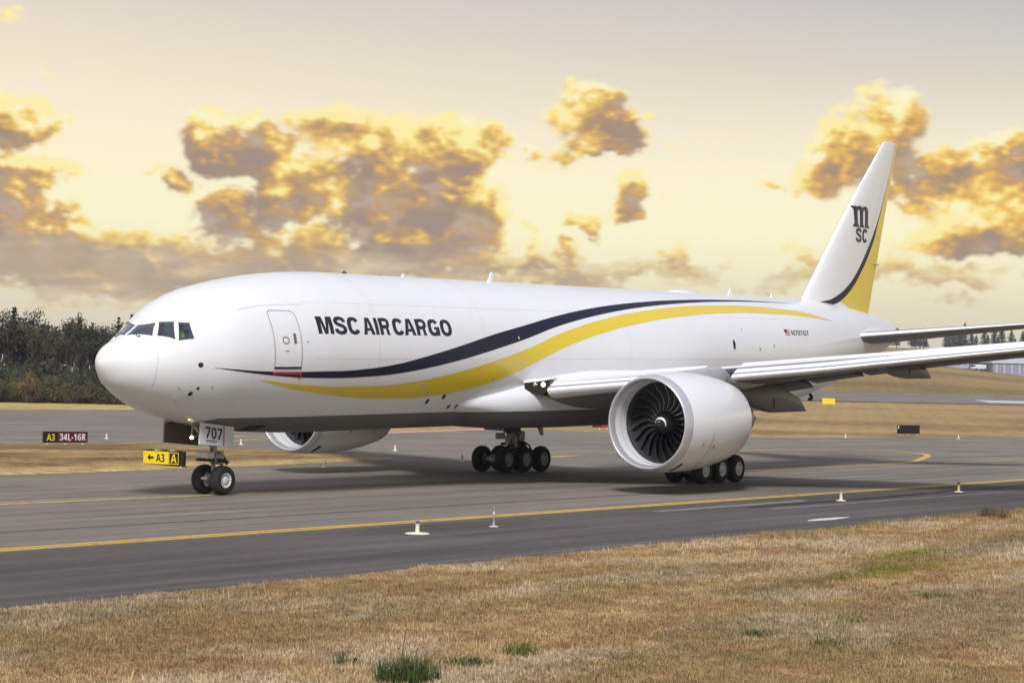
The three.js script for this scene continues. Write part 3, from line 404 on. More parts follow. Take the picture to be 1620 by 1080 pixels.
// aerials on the crown and belly
function blade(x, y, h, c, t = 0.05, down = 1) { const s = new THREE.Shape([[0, 0], [c, 0], [c * 1.15, h], [c * 0.75, h]].map((p) => new THREE.Vector2(p[0], p[1] * down))); const g = new THREE.ExtrudeGeometry(s, { depth: t, bevelEnabled: true, bevelSize: 0.012, bevelThickness: 0.012, bevelSegments: 1 }); g.translate(x, y, -t / 2); return g; }
P('blade_antenna', blade(22.4, 8.33, 0.42, 0.32), whiteFlat); P('blade_antenna', blade(43.1, 8.33, 0.36, 0.3), whiteFlat); P('blade_antenna', blade(16.5, 8.33, 0.14, 0.2), whiteFlat); P('blade_antenna', blade(14.9, 8.33, 0.06, 0.3), seamGrey); P('blade_antenna', blade(47.6, 8.3, 0.26, 0.2), whiteFlat);
P('blade_antenna', blade(26.2, 1.98, 0.42, 0.4, 0.05, -1), std(0.45, 0.47, 0.5, 0.5));
P('antenna_dome', new THREE.SphereGeometry(1, 24, 12).scale(1.3, 0.17, 0.5).translate(38.6, 8.33, 0), whiteFlat);
{ const b = P('beacon_light', new THREE.CylinderGeometry(0.1, 0.13, 0.05, 16).translate(13, 8.36, 0), dark); P('beacon_lens', new THREE.SphereGeometry(0.08, 16, 10).translate(13, 8.39, 0), std(0.25, 0.02, 0.015, 0.2), b); }
P('blade_antenna', blade(9.4, 8.22, 0.05, 0.5), whiteFlat);

// belly fairing round the wing roots, white above, grey below
const F = [16.2, 18.4, 20.4, 23.2, 27, 34, 38, 41, 43.2], fw = pchip(F, [1.8, 2.6, 3.06, 3.43, 3.6, 3.6, 3.35, 2.7, 1.9]), fb = pchip(F, [3.0, 2.5, 2.13, 1.97, 1.92, 1.92, 2.08, 2.4, 2.75]), ft = pchip(F, [3.7, 3.9, 4.2, 4.85, 5.1, 5.0, 4.7, 4.2, 3.7]);
function fair(a0, a1, n = 26) {
  const rows = [];
  for (let i = 0; i <= 64; i++) { const x = lerp(16.2, 43.2, i / 64), w = fw(x), b = fb(x), t = ft(x), c = (b + t) / 2, h = (t - b) / 2, r = []; const cut = clamp((2.83 - c) / h, -0.999, 0.98), ph = -Math.asin(Math.min(1, Math.abs(cut) ** (2.4 / 2)));
    for (let j = 0; j <= n; j++) { const ang = a0 === 'low' ? lerp(ph, -Math.PI - ph, j / n) : lerp(ph, Math.PI - ph, j / n), C = Math.cos(ang), S = Math.sin(ang); r.push(V(x, c + h * Math.sign(S) * Math.abs(S) ** (2 / 2.4), w * Math.sign(C) * Math.abs(C) ** (2 / 2.4))); } rows.push(r); }
  return grid(rows);
}
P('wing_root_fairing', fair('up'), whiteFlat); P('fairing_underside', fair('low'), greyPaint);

// wings
const TAN = Math.tan(34.3 * Math.PI / 180);
const leX = (z) => 19.4 + z * TAN + (z > 30 ? (z - 30) * 1.1 : 0), leY = (z) => 3.97 + 0.109 * (z - 3.2) + Math.max(0, z - 20) ** 2 * 0.004;
const teX = pchip([0, 3, 11.3, 30, 32.4], [34.6, 34.9, 35.6, 42.3, 44.2]), tc = pchip([0, 4, 11, 32.4], [0.135, 0.125, 0.105, 0.085]), tw = pchip([0, 4, 11, 32.4], [0.05, 0.045, 0.02, -0.03]);
const foil = (x, t) => 5 * t * (0.2969 * Math.sqrt(x) - 0.126 * x - 0.3516 * x * x + 0.2843 * x ** 3 - 0.1036 * x ** 4);
function wingPoint(z, f, up, grow = 1) { const x0 = leX(z), c = teX(z) - x0, t = foil(clamp(f), tc(z)) * c * grow, yc = -Math.sin(tw(z)) * f * c + 0, y = leY(z) + yc + (up ? t * 0.42 : -t * 1.15); return [x0 + f * c, y]; }
const FR = []; for (let i = 0; i <= 22; i++) FR.push((1 - Math.cos(Math.PI * i / 22)) / 2);
const loop = (z) => [...FR.slice().reverse().map((f) => wingPoint(z, f, true)), ...FR.slice(1).map((f) => wingPoint(z, f, false))];
const zsW = [2.2, 3.2, 4.5, 6, 8, 9.6, 11.3, 14, 17, 20, 24, 28, 30, 31.3, 32.4];
function wing(s) {
  const w = P('wing', grid(zsW.map((z) => FR.slice().reverse().map((f) => wingPoint(z, f, true)).map(([x, y]) => V(x, y, s * z)))), wingGrey); P('wing_underside', grid(zsW.map((z) => FR.map((f) => wingPoint(z, f, false)).map(([x, y]) => V(x, y, s * z)))), underGrey, w);  // lower skin in a darker grey: shade under the wing put into its colour
  // leading edge slats: shells that hang a little ahead of and below the fixed edge
  const slat = (z0, z1, dx, dy, ang, n = 8) => {
    const rows = [], band = [];
    const prof = (z) => { const c = teX(z) - leX(z), o = []; const h = Math.min(0.16, 1.2 / c); for (let i = 0; i <= 8; i++) { const f = h * (1 - i / 8) ** 2; o.push(wingPoint(z, f, true, 1.08)); } for (let i = 1; i <= 5; i++) { const f = 0.028 * (i / 5) ** 2; o.push(wingPoint(z, f, false, 1.06)); } const [px, py] = wingPoint(z, h, true); return o.map(([x, y]) => { const X = x - px, Y = y - py; return [px + X * Math.cos(ang) - Y * Math.sin(ang) + dx, py + X * Math.sin(ang) + Y * Math.cos(ang) + dy]; }); };
    for (let i = 0; i <= n; i++) { const z = lerp(z0, z1, i / n), p = prof(z), q = p.map(([x, y]) => V(x, y, s * z)); const inner = p.slice().reverse().map(([x, y], k) => V(x + 0.09, y - 0.02, s * z)); rows.push([...q, ...inner, q[0].clone()]);
      const e = (k, t) => V(lerp(p[k][0], p[k + 1][0], t), lerp(p[k][1], p[k + 1][1], t), s * z); band.push([e(4, 0.7), e(5, 0.05), e(5, 0.5)].map((v, m) => v.add(V(-0.014, 0.008, 0)))); }
    const cap = (r) => { const g = new THREE.BufferGeometry(), c = r.reduce((a, b) => a.add(b), V(0, 0, 0)).divideScalar(r.length), q = []; for (let i = 0; i < r.length - 1; i++) q.push(c, r[i], r[i + 1]); g.setFromPoints(q); g.computeVertexNormals(); return g; };
    const m = P('slat', [grid(rows), cap(rows[0]), cap(rows[n])], whiteFlat, w); P('slat_edge_band', grid(band), bareMetal, m);
  };
  slat(3.82, 8.9, -0.55, 0.05, 0.34); slat(10.2, 15.4, -0.6, 0.05, 0.38); slat(15.42, 20.6, -0.6, 0.05, 0.38); slat(20.62, 25.4, -0.55, 0.05, 0.38); slat(25.42, 29.4, -0.5, 0.04, 0.38);
  // flaps, slightly lowered, behind the fixed trailing edge
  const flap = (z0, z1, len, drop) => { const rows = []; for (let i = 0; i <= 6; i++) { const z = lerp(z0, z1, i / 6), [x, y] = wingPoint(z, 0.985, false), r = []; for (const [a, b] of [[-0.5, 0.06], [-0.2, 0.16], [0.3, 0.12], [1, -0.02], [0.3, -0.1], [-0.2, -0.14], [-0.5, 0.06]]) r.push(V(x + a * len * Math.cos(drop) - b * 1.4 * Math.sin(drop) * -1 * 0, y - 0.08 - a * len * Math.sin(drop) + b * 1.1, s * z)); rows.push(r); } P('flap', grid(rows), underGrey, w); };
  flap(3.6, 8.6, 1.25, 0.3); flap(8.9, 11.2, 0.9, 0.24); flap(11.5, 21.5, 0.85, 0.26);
  // flap track fairings
  for (const [z, x0, x1, yb, h, wd] of [[8.3, 28.6, 36.05, 2.66, 1.15, 0.4], [14, 31.6, 37.25, 4.27, 0.78, 0.3], [20.4, 35, 39.4, 5.0, 0.62, 0.25]]) {
    const rows = []; for (let i = 0; i <= 24; i++) { const f = i / 24, x = lerp(x0, x1, f), r = []; const top = wingPoint(z, clamp((x - leX(z)) / (teX(z) - leX(z)), 0.3, 0.97), false)[1] + 0.06 - Math.max(0, x - teX(z)) * 0.28, bot = lerp(top, yb, Math.sin(Math.min(1, f * 1.7) * Math.PI / 2)) , ww = wd * Math.max(0.05, Math.sin(Math.PI * clamp(0.05 + f * 0.93) ** 0.9) ** 0.7), t2 = f > 0.9 ? lerp(yb + h * 0.62, yb + 0.02, (f - 0.9) / 0.1) : f > 0.52 ? lerp(top, yb + h * 0.62, sst(0.52, 0.9, f)) : top;
      for (let j = 0; j <= 16; j++) { const a = (j / 16) * TAU, C = Math.cos(a), S = Math.sin(a); r.push(V(x, (t2 + bot) / 2 + (t2 - bot) / 2 * S, s * z + ww * Math.sign(C) * Math.abs(C) ** 0.8)); } rows.push(r); }
    const fg = P('flap_fairing', grid(rows), phys(0.2, 0.205, 0.215, 0.45, {}), w);  // grey darkened to carry the shade below the wing
    P('fairing_joint', [rod([x0 + (x1 - x0) * 0.5, yb + 0.2, s * (z + wd * 1.01)], [x0 + (x1 - x0) * 0.5, yb + h * 0.6, s * (z + wd * 0.98)], 0.02)], dark, fg);
  }
  // landing light in the wing root
  const lx = (z) => 19.4 + z * TAN, lp = [];
  for (const [z, hi, lo] of [[2.95, 4.0, 3.74], [3.3, 4.03, 3.58], [3.55, 4.07, 3.5], [3.82, 4.14, 3.76]]) for (const y of [hi, lo]) lp.push(V(lx(z) - 0.24, y, s * z), V(lx(z) + 0.35, y, s * z));
  const hood = []; for (const [z, y] of [[2.9, 4.02], [3.3, 4.06], [3.55, 4.1], [3.83, 4.17]]) for (const h of [0, 0.1]) hood.push(V(lx(z) - 0.26 + h, y + h, s * z), V(lx(z) + 0.8, y + h, s * z));
  const rec = P('landing_light_window', new ConvexGeometry(lp), blackGlass, w); P('landing_light_hood', new ConvexGeometry(hood), whiteFlat, rec);
  for (const z of [3.32, 3.6]) P('landing_light', new THREE.SphereGeometry(0.1, 16, 12).translate(lx(z) - 0.25, 3.95, s * z), s > 0 && z > 3.4 ? lampGlow : std(0.6, 0.6, 0.6, 0.15, 0.8), rec);
  const ic = P('wing_tip_light', new THREE.SphereGeometry(0.07, 10, 8).translate(leX(31.5), leY(31.5), s * 31.5), s > 0 ? redMark : std(0.02, 0.3, 0.08, 0.3), w);
  return w;
}
wing(1); wing(-1);

// engines
function engine(s) {
  const EX = 20.25, EY = 2.54, EZ = 9.61 * s;
  const lathe = (pts, seg = 72) => { const g = new THREE.LatheGeometry(pts.map((p) => new THREE.Vector2(p[1], p[0])), seg); g.rotateZ(-Math.PI / 2); g.translate(EX, EY, EZ); return g; };
  const op = pchip([0.42, 1, 2, 3, 4, 5, 5.6], [1.935, 1.99, 2.02, 1.99, 1.9, 1.75, 1.62]), outer = []; for (let i = 0; i <= 30; i++) { const x = lerp(0.42, 5.6, i / 30); outer.push([x, op(x)]); }
  const e = P('engine', lathe([...outer, [5.62, 1.6], [5.5, 1.57], [4.4, 1.62]]), whiteFlat);
  const lip = []; for (let i = 0; i <= 22; i++) { const a = i / 22; lip.push(a < 0.5 ? [0.41 * (1 - a / 0.5) ** 2, 1.79 + 0.143 * (1 - (a / 0.5)) ** 0.9 ] : [0.32 * ((a - 0.5) / 0.5) ** 2, 1.79 - 0.1 * ((a - 0.5) / 0.5) ** 0.9]); }
  P('inlet_lip', lathe(lip), std(0.66, 0.66, 0.7, 0.38, 0.55), e);
  P('inlet_barrel', lathe([[0.32, 1.69], [0.55, 1.655], [0.8, 1.64], [1.05, 1.645]]), phys(0.66, 0.66, 0.67, 0.42, {}), e);
  P('barrel_joint', lathe([[0.66, 1.643], [0.68, 1.643]]), std(0.3, 0.3, 0.32, 0.5), e);
  P('fan_case', lathe([[1.05, 1.645], [1.4, 1.66], [1.9, 1.66]]), std(0.06, 0.06, 0.065, 0.5), e);
  P('fan_back', new THREE.CircleGeometry(1.66, 48).rotateY(-Math.PI / 2).translate(EX + 1.98, EY, EZ), std(0.01, 0.01, 0.01, 0.9), e);
  const blades = std(0.05, 0.05, 0.053, 0.35, 0.4), bladeEdge = std(0.55, 0.55, 0.56, 0.25, 0.9);  // dark blades, bright edge strips: highlights put into the colour
  const rowsB = []; for (let i = 0; i <= 10; i++) { const f = i / 10, r = lerp(0.46, 1.635, f), twist = lerp(0.5, 1.1, f), ch = lerp(0.42, 0.62, Math.sin(f * 2.2)), sw = 0.12 * Math.sin(f * Math.PI * 1.4) - 0.16 * f * f, lean = 0.1 * Math.sin(f * 3.6); const r2 = []; for (let j = 0; j <= 4; j++) { const k = j / 4 - 0.5, cam = 0.05 * (1 - 4 * k * k); const ax = k * ch * Math.cos(twist) + lean * 0.6 + 1.55, ta = k * ch * Math.sin(twist) + cam + sw; const ang = ta / r; r2.push(V(EX + ax, EY + r * Math.cos(ang), EZ + r * Math.sin(ang))); } rowsB.push(r2); }
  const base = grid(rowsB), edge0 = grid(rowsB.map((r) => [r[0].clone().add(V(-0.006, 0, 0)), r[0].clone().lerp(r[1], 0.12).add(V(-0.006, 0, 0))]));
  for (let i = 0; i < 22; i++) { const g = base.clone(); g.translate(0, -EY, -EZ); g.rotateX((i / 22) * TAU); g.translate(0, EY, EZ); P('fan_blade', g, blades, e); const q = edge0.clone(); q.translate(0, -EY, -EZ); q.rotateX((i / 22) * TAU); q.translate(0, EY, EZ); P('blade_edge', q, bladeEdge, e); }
  const sp = []; for (let i = 0; i <= 14; i++) { const f = i / 14; sp.push([0.78 + 0.78 * f, 0.47 * Math.sqrt(Math.sin(f * Math.PI / 2)) * (0.55 + 0.45 * f)]); }
  const spin = P('spinner', lathe(sp, 40), std(0.02, 0.02, 0.022, 0.45), e);
  const rad = pchip(sp.map((p) => p[0]), sp.map((p) => p[1])), rowsS = []; for (let i = 0; i <= 30; i++) { const f = i / 30, x = 0.86 + 0.16 * f + 0.06 * f * f, w = 0.1 * Math.sin(Math.PI * (0.3 + 0.62 * f)), a = -1.75 + 3.9 * f, r2 = []; for (const k of [-0.5, 0, 0.5]) { const xx = Math.max(0.785, x + k * w * 1.2), r = rad(xx) + 0.008; r2.push(V(EX + xx, EY + r * Math.cos(a), EZ + r * Math.sin(a))); } rowsS.push(r2); }
  P('spinner_swirl', grid(rowsS), std(0.8, 0.8, 0.8, 0.5), spin);
  // core, plug, pylon, seams
  P('core_cowl', lathe([[4.5, 1.2], [5.4, 1.18], [6.6, 0.95], [7.6, 0.62], [7.55, 0.55]]), titanium, e); P('exhaust_plug', lathe([[7.0, 0.48], [8.0, 0.34], [8.8, 0.05]]), titanium, e);
  P('fan_duct', lathe([[4.4, 1.62], [4.45, 1.2]]), dark, e);
  const py = []; for (let i = 0; i <= 20; i++) { const f = i / 20, x = lerp(1.9, 9.6, f), w = 0.3 * Math.sin(Math.PI * clamp(0.04 + 0.93 * f)) ** 0.6 + 0.02, top = EX + x < leX(9.61) ? lerp(EY + 1.99, leY(9.61) + 0.12, (x - 1.9) / (leX(9.61) - EX - 1.9)) : wingPoint(9.61, clamp((EX + x - leX(9.61)) / 8.8), false)[1] + 0.08, bot = f < 0.45 ? EY + 1.5 : lerp(EY + 1.5 , EY + 0.98, (f - 0.45) / 0.55) - (f > 0.6 ? 0 : 0); const b2 = f > 0.7 ? lerp(EY + 1.25, top - 0.05, ((f - 0.7) / 0.3) ** 1.3) : lerp(EY + 1.6, EY + 1.25, f / 0.7); py.push([V(EX + x, b2, EZ - w), V(EX + x, top - 0.06, EZ - w), V(EX + x, top, EZ - w * 0.6), V(EX + x, top, EZ + w * 0.6), V(EX + x, top - 0.06, EZ + w), V(EX + x, b2, EZ + w), V(EX + x, b2, EZ - w)]); }
  P('pylon', grid(py), phys(0.42, 0.425, 0.44, 0.4, {}), e);
  const ring = (x, a0, a1, w, m) => { const rows = []; for (let i = 0; i <= 30; i++) { const a = lerp(a0, a1, i / 30), r = op(x) + 0.004; rows.push([V(EX + x, EY + r * Math.cos(a), EZ + r * Math.sin(a)), V(EX + x + w, EY + (op(x + w) + 0.004) * Math.cos(a), EZ + (op(x + w) + 0.004) * Math.sin(a))]); } return grid(rows); };
  P('cowl_joint', ring(1.95, 0, TAU, 0.02), std(0.55, 0.55, 0.57, 0.5), e);
  P('cowl_joint', ring(1.93, s > 0 ? 1.75 : 4.5, s > 0 ? 2.6 : 5.2, 0.035), std(0.3, 0.2, 0.2, 0.5), e);
  P('cowl_vent', ring(0.72, 2.5, 2.85, 0.2), dark, e);
  P('cowl_placard', ring(2.15, 2.02, 2.1, 0.14), std(0.5, 0.25, 0.25, 0.5), e); P('cowl_placard', ring(1.3, 1.98, 2.02, 0.12), std(0.3, 0.3, 0.32, 0.5), e);
  return e;
}
engine(1); engine(-1);

// fin and tailplanes
const finLE = (y) => 51.27 + (y - 8.44) * (9.95 / 9.47) - 0.25 * Math.sin(Math.PI * clamp((y - 8.44) / 9.5)), finTE = (y) => 59.37 + (y - 7.66) * (3.72 / 10.3);
const finT = (x, y) => { const a = finLE(y), c = finTE(y) - a; return foil(clamp((x - a) / c), 0.095) * c; };
{
  const ys = [6.9, 7.6, 8.44, 9.5, 11, 13, 15, 17, 17.85, 17.97], rows = ys.map((y, i) => { const a = finLE(Math.max(y, 7.9)), c = finTE(y) - a, k = i === ys.length - 1 ? 0.4 : 1; return [...FR.map((f) => V(a + f * c, y, foil(f, 0.095) * c * k)), ...FR.slice(0, -1).reverse().map((f) => V(a + f * c, y, -foil(f, 0.095) * c * k))]; });
  const tip = new THREE.ShapeGeometry(new THREE.Shape(rows[ys.length - 1].map((p) => new THREE.Vector2(p.x, p.z)))); tip.rotateX(Math.PI / 2); tip.translate(0, 17.97, 0);
  const fin = P('tail_fin', [grid(rows), tip], whiteFlat);
  const up = [[52.59, 8.23], [53.33, 8.31], [54.07, 8.44], [55.57, 8.95], [57.1, 9.83], [58.65, 11.22], [59.78, 12.45], [60.69, 13.72], [61.6, 15.3], [62.4, 17.06], [62.74, 17.9]], lo = [[52.59, 8.23], [53.33, 8.18], [54.18, 8.12], [55.36, 8.42], [56.75, 9.12], [57.99, 10.07], [58.98, 11.02], [59.86, 12.09], [60.45, 13.16], [61.1, 14.3], [61.68, 15.4], [62.34, 16.9], [62.76, 17.9]];
  const smooth = (l) => new THREE.SplineCurve(l.map((p) => new THREE.Vector2(...p))).getPoints(60);
  const su = smooth(up), sl = smooth(lo);
  const side = (s, o) => (x, y) => V(x, y, s * (finT(x, y) + o));
  for (const s of [1, -1]) {
    const fillFin = (pts, o) => remap(fine(new THREE.ShapeGeometry(new THREE.Shape(pts)), 0.5), side(s, o));
    P('fin_yellow', fillFin([...sl.slice(14), new THREE.Vector2(finTE(17.9) - 0.01, 17.9), new THREE.Vector2(finTE(12) - 0.01, 12), new THREE.Vector2(finTE(7.66) - 0.01, 7.66), new THREE.Vector2(57, 7.8)], 0.006), yellow, fin);
    const n = 60, rws = []; for (let i = 0; i <= n; i++) { const a = su[i], b = sl[i], r = []; for (let j = 0; j <= 3; j++) { const t = j / 3; r.push(side(s, 0.012)(lerp(a.x, b.x, t), lerp(a.y, b.y, t))); } rws.push(r); }
    P('fin_swoosh', grid(rws), navy, fin);
    const em = (g, x, y, e) => remap(fine(g.translate(x, y, 0), 0.3), side(s, 0.007 + e)); const mir = (g, w) => s < 0 ? g.scale(-1, 1, 1).translate(w, 0, 0) : g;
    for (const [k, e] of [[-0.05, 0], [0, 0.002], [0.05, 0.004]]) { P('fin_emblem', em(mir(textShapes('m', 'serif_bold', 2.06, 1.24), 2.06), 56.88 + k, 12.66, e), ink, fin); } P('fin_emblem', em(mir(capitals('SC', 1.62, 0.8, 0.24, 0.1), 1.62), 57.18, 11.8, 0), ink, fin);
    P('rudder_joint', remap(new THREE.PlaneGeometry(0.03, 9.6, 1, 30).translate(0, 12.9, 0), (x, y) => side(s, 0.004)(lerp(finLE(y), finTE(y), 0.7) + x, y)), std(0.55, 0.55, 0.58, 0.5), fin);
  }
  P('rudder_hinge', box(0.5, 0.06, 0.1, 60.2, 10.6, 0.12), seamGrey, fin);
  for (const s of [1, -1]) {
    const zz = [1.0, 1.8, 3, 5, 7, 9, 10.4, 10.76], le = (z) => 52.9 + 0.82 * z + (z > 10.3 ? 0.5 * (z - 10.3) : 0), ly = (z) => 6.31 + 0.105 * (z - 1.8), te = (z) => 61.4 + (z - 1.6) * 0.31;
    const rows = zz.map((z) => { const a = le(z), c = te(z) - a, t = z > 10.6 ? 0.04 : 0.1; return [...FR.slice().reverse().map((f) => V(a + f * c, ly(z) + foil(f, t) * c * 0.9 - 0.01 * f * c, s * z)), ...FR.slice(1).map((f) => V(a + f * c, ly(z) - foil(f, t) * c - 0.01 * f * c, s * z))]; });
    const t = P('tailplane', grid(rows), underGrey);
    const e = zz.slice(1).map((z) => { const a = le(z), c = te(z) - a; return [0.05, 0.02, 0.005, 0].map((f) => V(a + f * c - 0.012, ly(z) + foil(f, 0.1) * c * 0.9 + 0.006, s * z)); }); P('tailplane_edge', grid(e), whiteFlat, t);
    const rb = []; for (let i = 0; i <= 20; i++) { const x = lerp(54.1, 61.2, i / 20), f = i / 20, h = 0.55 * Math.sin(Math.PI * clamp(0.05 + f * 0.93)) ** 0.6, r = []; for (let j = 0; j <= 14; j++) { const a = j / 14 * TAU; r.push(V(x, 6.3 - 0.1 * f + h * Math.sin(a), s * (lerp(1.78, 0.95, f) + 0.62 * h * Math.cos(a)))); } rb.push(r); } P('tailplane_fairing', grid(rb), whiteFlat, t);
  }
}
P('tail_skid', [rod([52.0, 3.35, 0], [52.5, 2.85, 0], 0.09), rod([52.5, 2.85, 0], [52.2, 2.78, 0], 0.1)], dark); P('tail_skid_shoe', box(0.3, 0.1, 0.2, 52.5, 2.78, 0), std(0.7, 0.7, 0.7, 0.5));
P('exhaust_outlet', new THREE.CylinderGeometry(0.22, 0.22, 0.2, 20).rotateZ(Math.PI / 2).translate(62.9, 6.7, 0.1), titanium);

// undercarriage, standing level on the ground
const lz = (pts, seg = 40) => { const g = new THREE.LatheGeometry(pts.map((p) => new THREE.Vector2(p[0], p[1])), seg); g.rotateX(Math.PI / 2); return g; };
function wheel(R, w, x, y, z, parent, hub, face) {
  const r = R * 0.52, h = w / 2, t = []; for (let i = 0; i <= 24; i++) { const a = (i / 24) * Math.PI, cy = -Math.cos(a) * h, k = Math.sin(a) ** 0.42; t.push([r + (R - r) * k, cy]); }
  const tyre = part('tyre', lz(t, 48).translate(x, y, z), rubber, parent);
  part('wheel_hub', [lz([[r * 1.02, h * 0.82 * face], [r * 0.98, h * 0.93 * face], [r * 0.82, h * 0.95 * face], [r * 0.74, h * 0.75 * face], [r * 0.55, h * 0.7 * face], [r * 0.5, h * 0.86 * face], [r * 0.28, h * 0.92 * face], [0.001, h * 0.95 * face]], 32).translate(x, y, z), lz([[r, -h * 0.5 * face], [r * 0.6, -h * 0.3 * face], [r * 0.2, -h * 0.6 * face], [0.001, -h * 0.6 * face]], 24).translate(x, y, z)], hub, parent);
  const holes = []; for (let i = 0; i < 9; i++) { const a = i / 9 * TAU; holes.push(new THREE.CylinderGeometry(r * 0.075, r * 0.075, 0.02, 8).rotateX(Math.PI / 2).translate(x + r * 0.64 * Math.cos(a), y + r * 0.64 * Math.sin(a), z + h * 0.735 * face)); } part('hub_holes', holes, dark, parent);
}
for (const s of [1, -1]) {
  const Z = s * 5.49, gear = part('main_landing_gear', [rod([31.77, 0.65, Z], [31.72, 1.5, Z], 0.15), rod([31.72, 1.4, Z], [31.6, 3.4, Z + s * 0.1], 0.23, 0.26), box(3.5, 0.3, 0.32, 31.77, 0.66, Z, 0.1), ...[30.3, 31.77, 33.24].map((x) => rod([x, 0.63, Z - 0.75], [x, 0.63, Z + 0.75], 0.09)), rod([31.68, 1.9, Z], [30.4, 3.0, Z - s * 0.3], 0.09), rod([31.68, 2.0, Z], [31.7, 2.9, Z - s * 1.9], 0.1), box(0.5, 0.36, 0.5, 31.7, 1.5, Z, 0.1), tube([[31.9, 1.35, Z], [32.45, 1.2, Z], [32.2, 0.8, Z]], 0.06), rod([31.95, 1.5, Z], [32.6, 1.0, Z], 0.07), box(0.35, 0.3, 0.4, 30.95, 1.75, Z - 0.1, 0.06), rod([31.72, 1.15, Z], [31.72, 1.75, Z], 0.3, 0.3), box(0.55, 0.5, 0.42, 32.15, 1.75, Z + 0.15, 0.1), box(0.4, 0.35, 0.35, 31.35, 2.05, Z + 0.25, 0.08), rod([31.2, 1.0, Z + 0.12], [31.5, 2.3, Z + 0.3], 0.07), rod([32.3, 0.85, Z - 0.15], [32.0, 2.2, Z - 0.2], 0.08)], gearGrey, jet);
  part('gear_fittings', [box(0.3, 0.26, 0.5, 32.5, 1.35, Z, 0.06), rod([31.4, 1.35, Z - 0.35], [32.2, 1.35, Z - 0.35], 0.07), rod([31.4, 1.1, Z + 0.36], [32.1, 1.2, Z + 0.36], 0.06), tube([[30.4, 0.95, Z + 0.3], [31, 1.25, Z + 0.35], [31.5, 1.3, Z + 0.3]], 0.045, 8, 16), tube([[33.1, 0.95, Z + 0.3], [32.7, 1.3, Z + 0.35], [32.2, 1.5, Z + 0.3]], 0.045, 8, 16)], dark, gear);
  part('gear_hoses', [tube([[31.95, 1.3, Z + 0.2], [32.5, 1.35, Z + 0.22], [32.85, 1.1, Z + 0.2], [32.6, 0.85, Z + 0.2]], 0.035, 8, 24), tube([[31.5, 1.5, Z + 0.2], [31.1, 1.2, Z + 0.25], [31.3, 0.8, Z + 0.2]], 0.03, 8, 20), tube([[31.95, 1.6, Z - 0.2], [32.35, 1.45, Z - 0.25], [32.1, 0.9, Z - 0.2]], 0.03, 8, 20)], dark, gear);
  for (const x of [30.3, 31.77, 33.24]) for (const d of [-1, 1]) wheel(0.635, 0.5, x, 0.635, Z + d * 0.7, gear, s > 0 && d > 0 ? hubWhite : std(0.33, 0.33, 0.34, 0.5), d);
  for (const x of [30.3, 31.77, 33.24]) part('brake_pack', new THREE.CylinderGeometry(0.22, 0.22, 0.5, 16).rotateX(Math.PI / 2).translate(x, 0.635, Z), steel, gear);
  const dg = new THREE.ExtrudeGeometry(new THREE.Shape([[0, 0], [2.3, -0.1], [2.2, 1.05], [0.15, 1.15]].map((p) => new THREE.Vector2(...p))), { depth: 0.07, bevelEnabled: true, bevelSize: 0.02, bevelThickness: 0.02, bevelSegments: 1 });
  dg.rotateX(s * 0.35); dg.translate(30.5, 2.05, Z + s * 0.75); part('gear_door', dg, wingGrey, gear);
  const d2 = new THREE.ExtrudeGeometry(new THREE.Shape([[0, 0], [1.35, 0], [1.95, 0.75], [0.55, 0.75]].map((p) => new THREE.Vector2(...p))), { depth: 0.06, bevelEnabled: true, bevelSize: 0.015, bevelThickness: 0.015, bevelSegments: 1 });
  d2.rotateX(s > 0 ? -0.9 : -0.9); d2.translate(29.2, 1.98, -s * 3.9 + (s > 0 ? 8.4 : -8.0)); part('gear_door', d2, std(0.2, 0.2, 0.205, 0.5), gear);
}
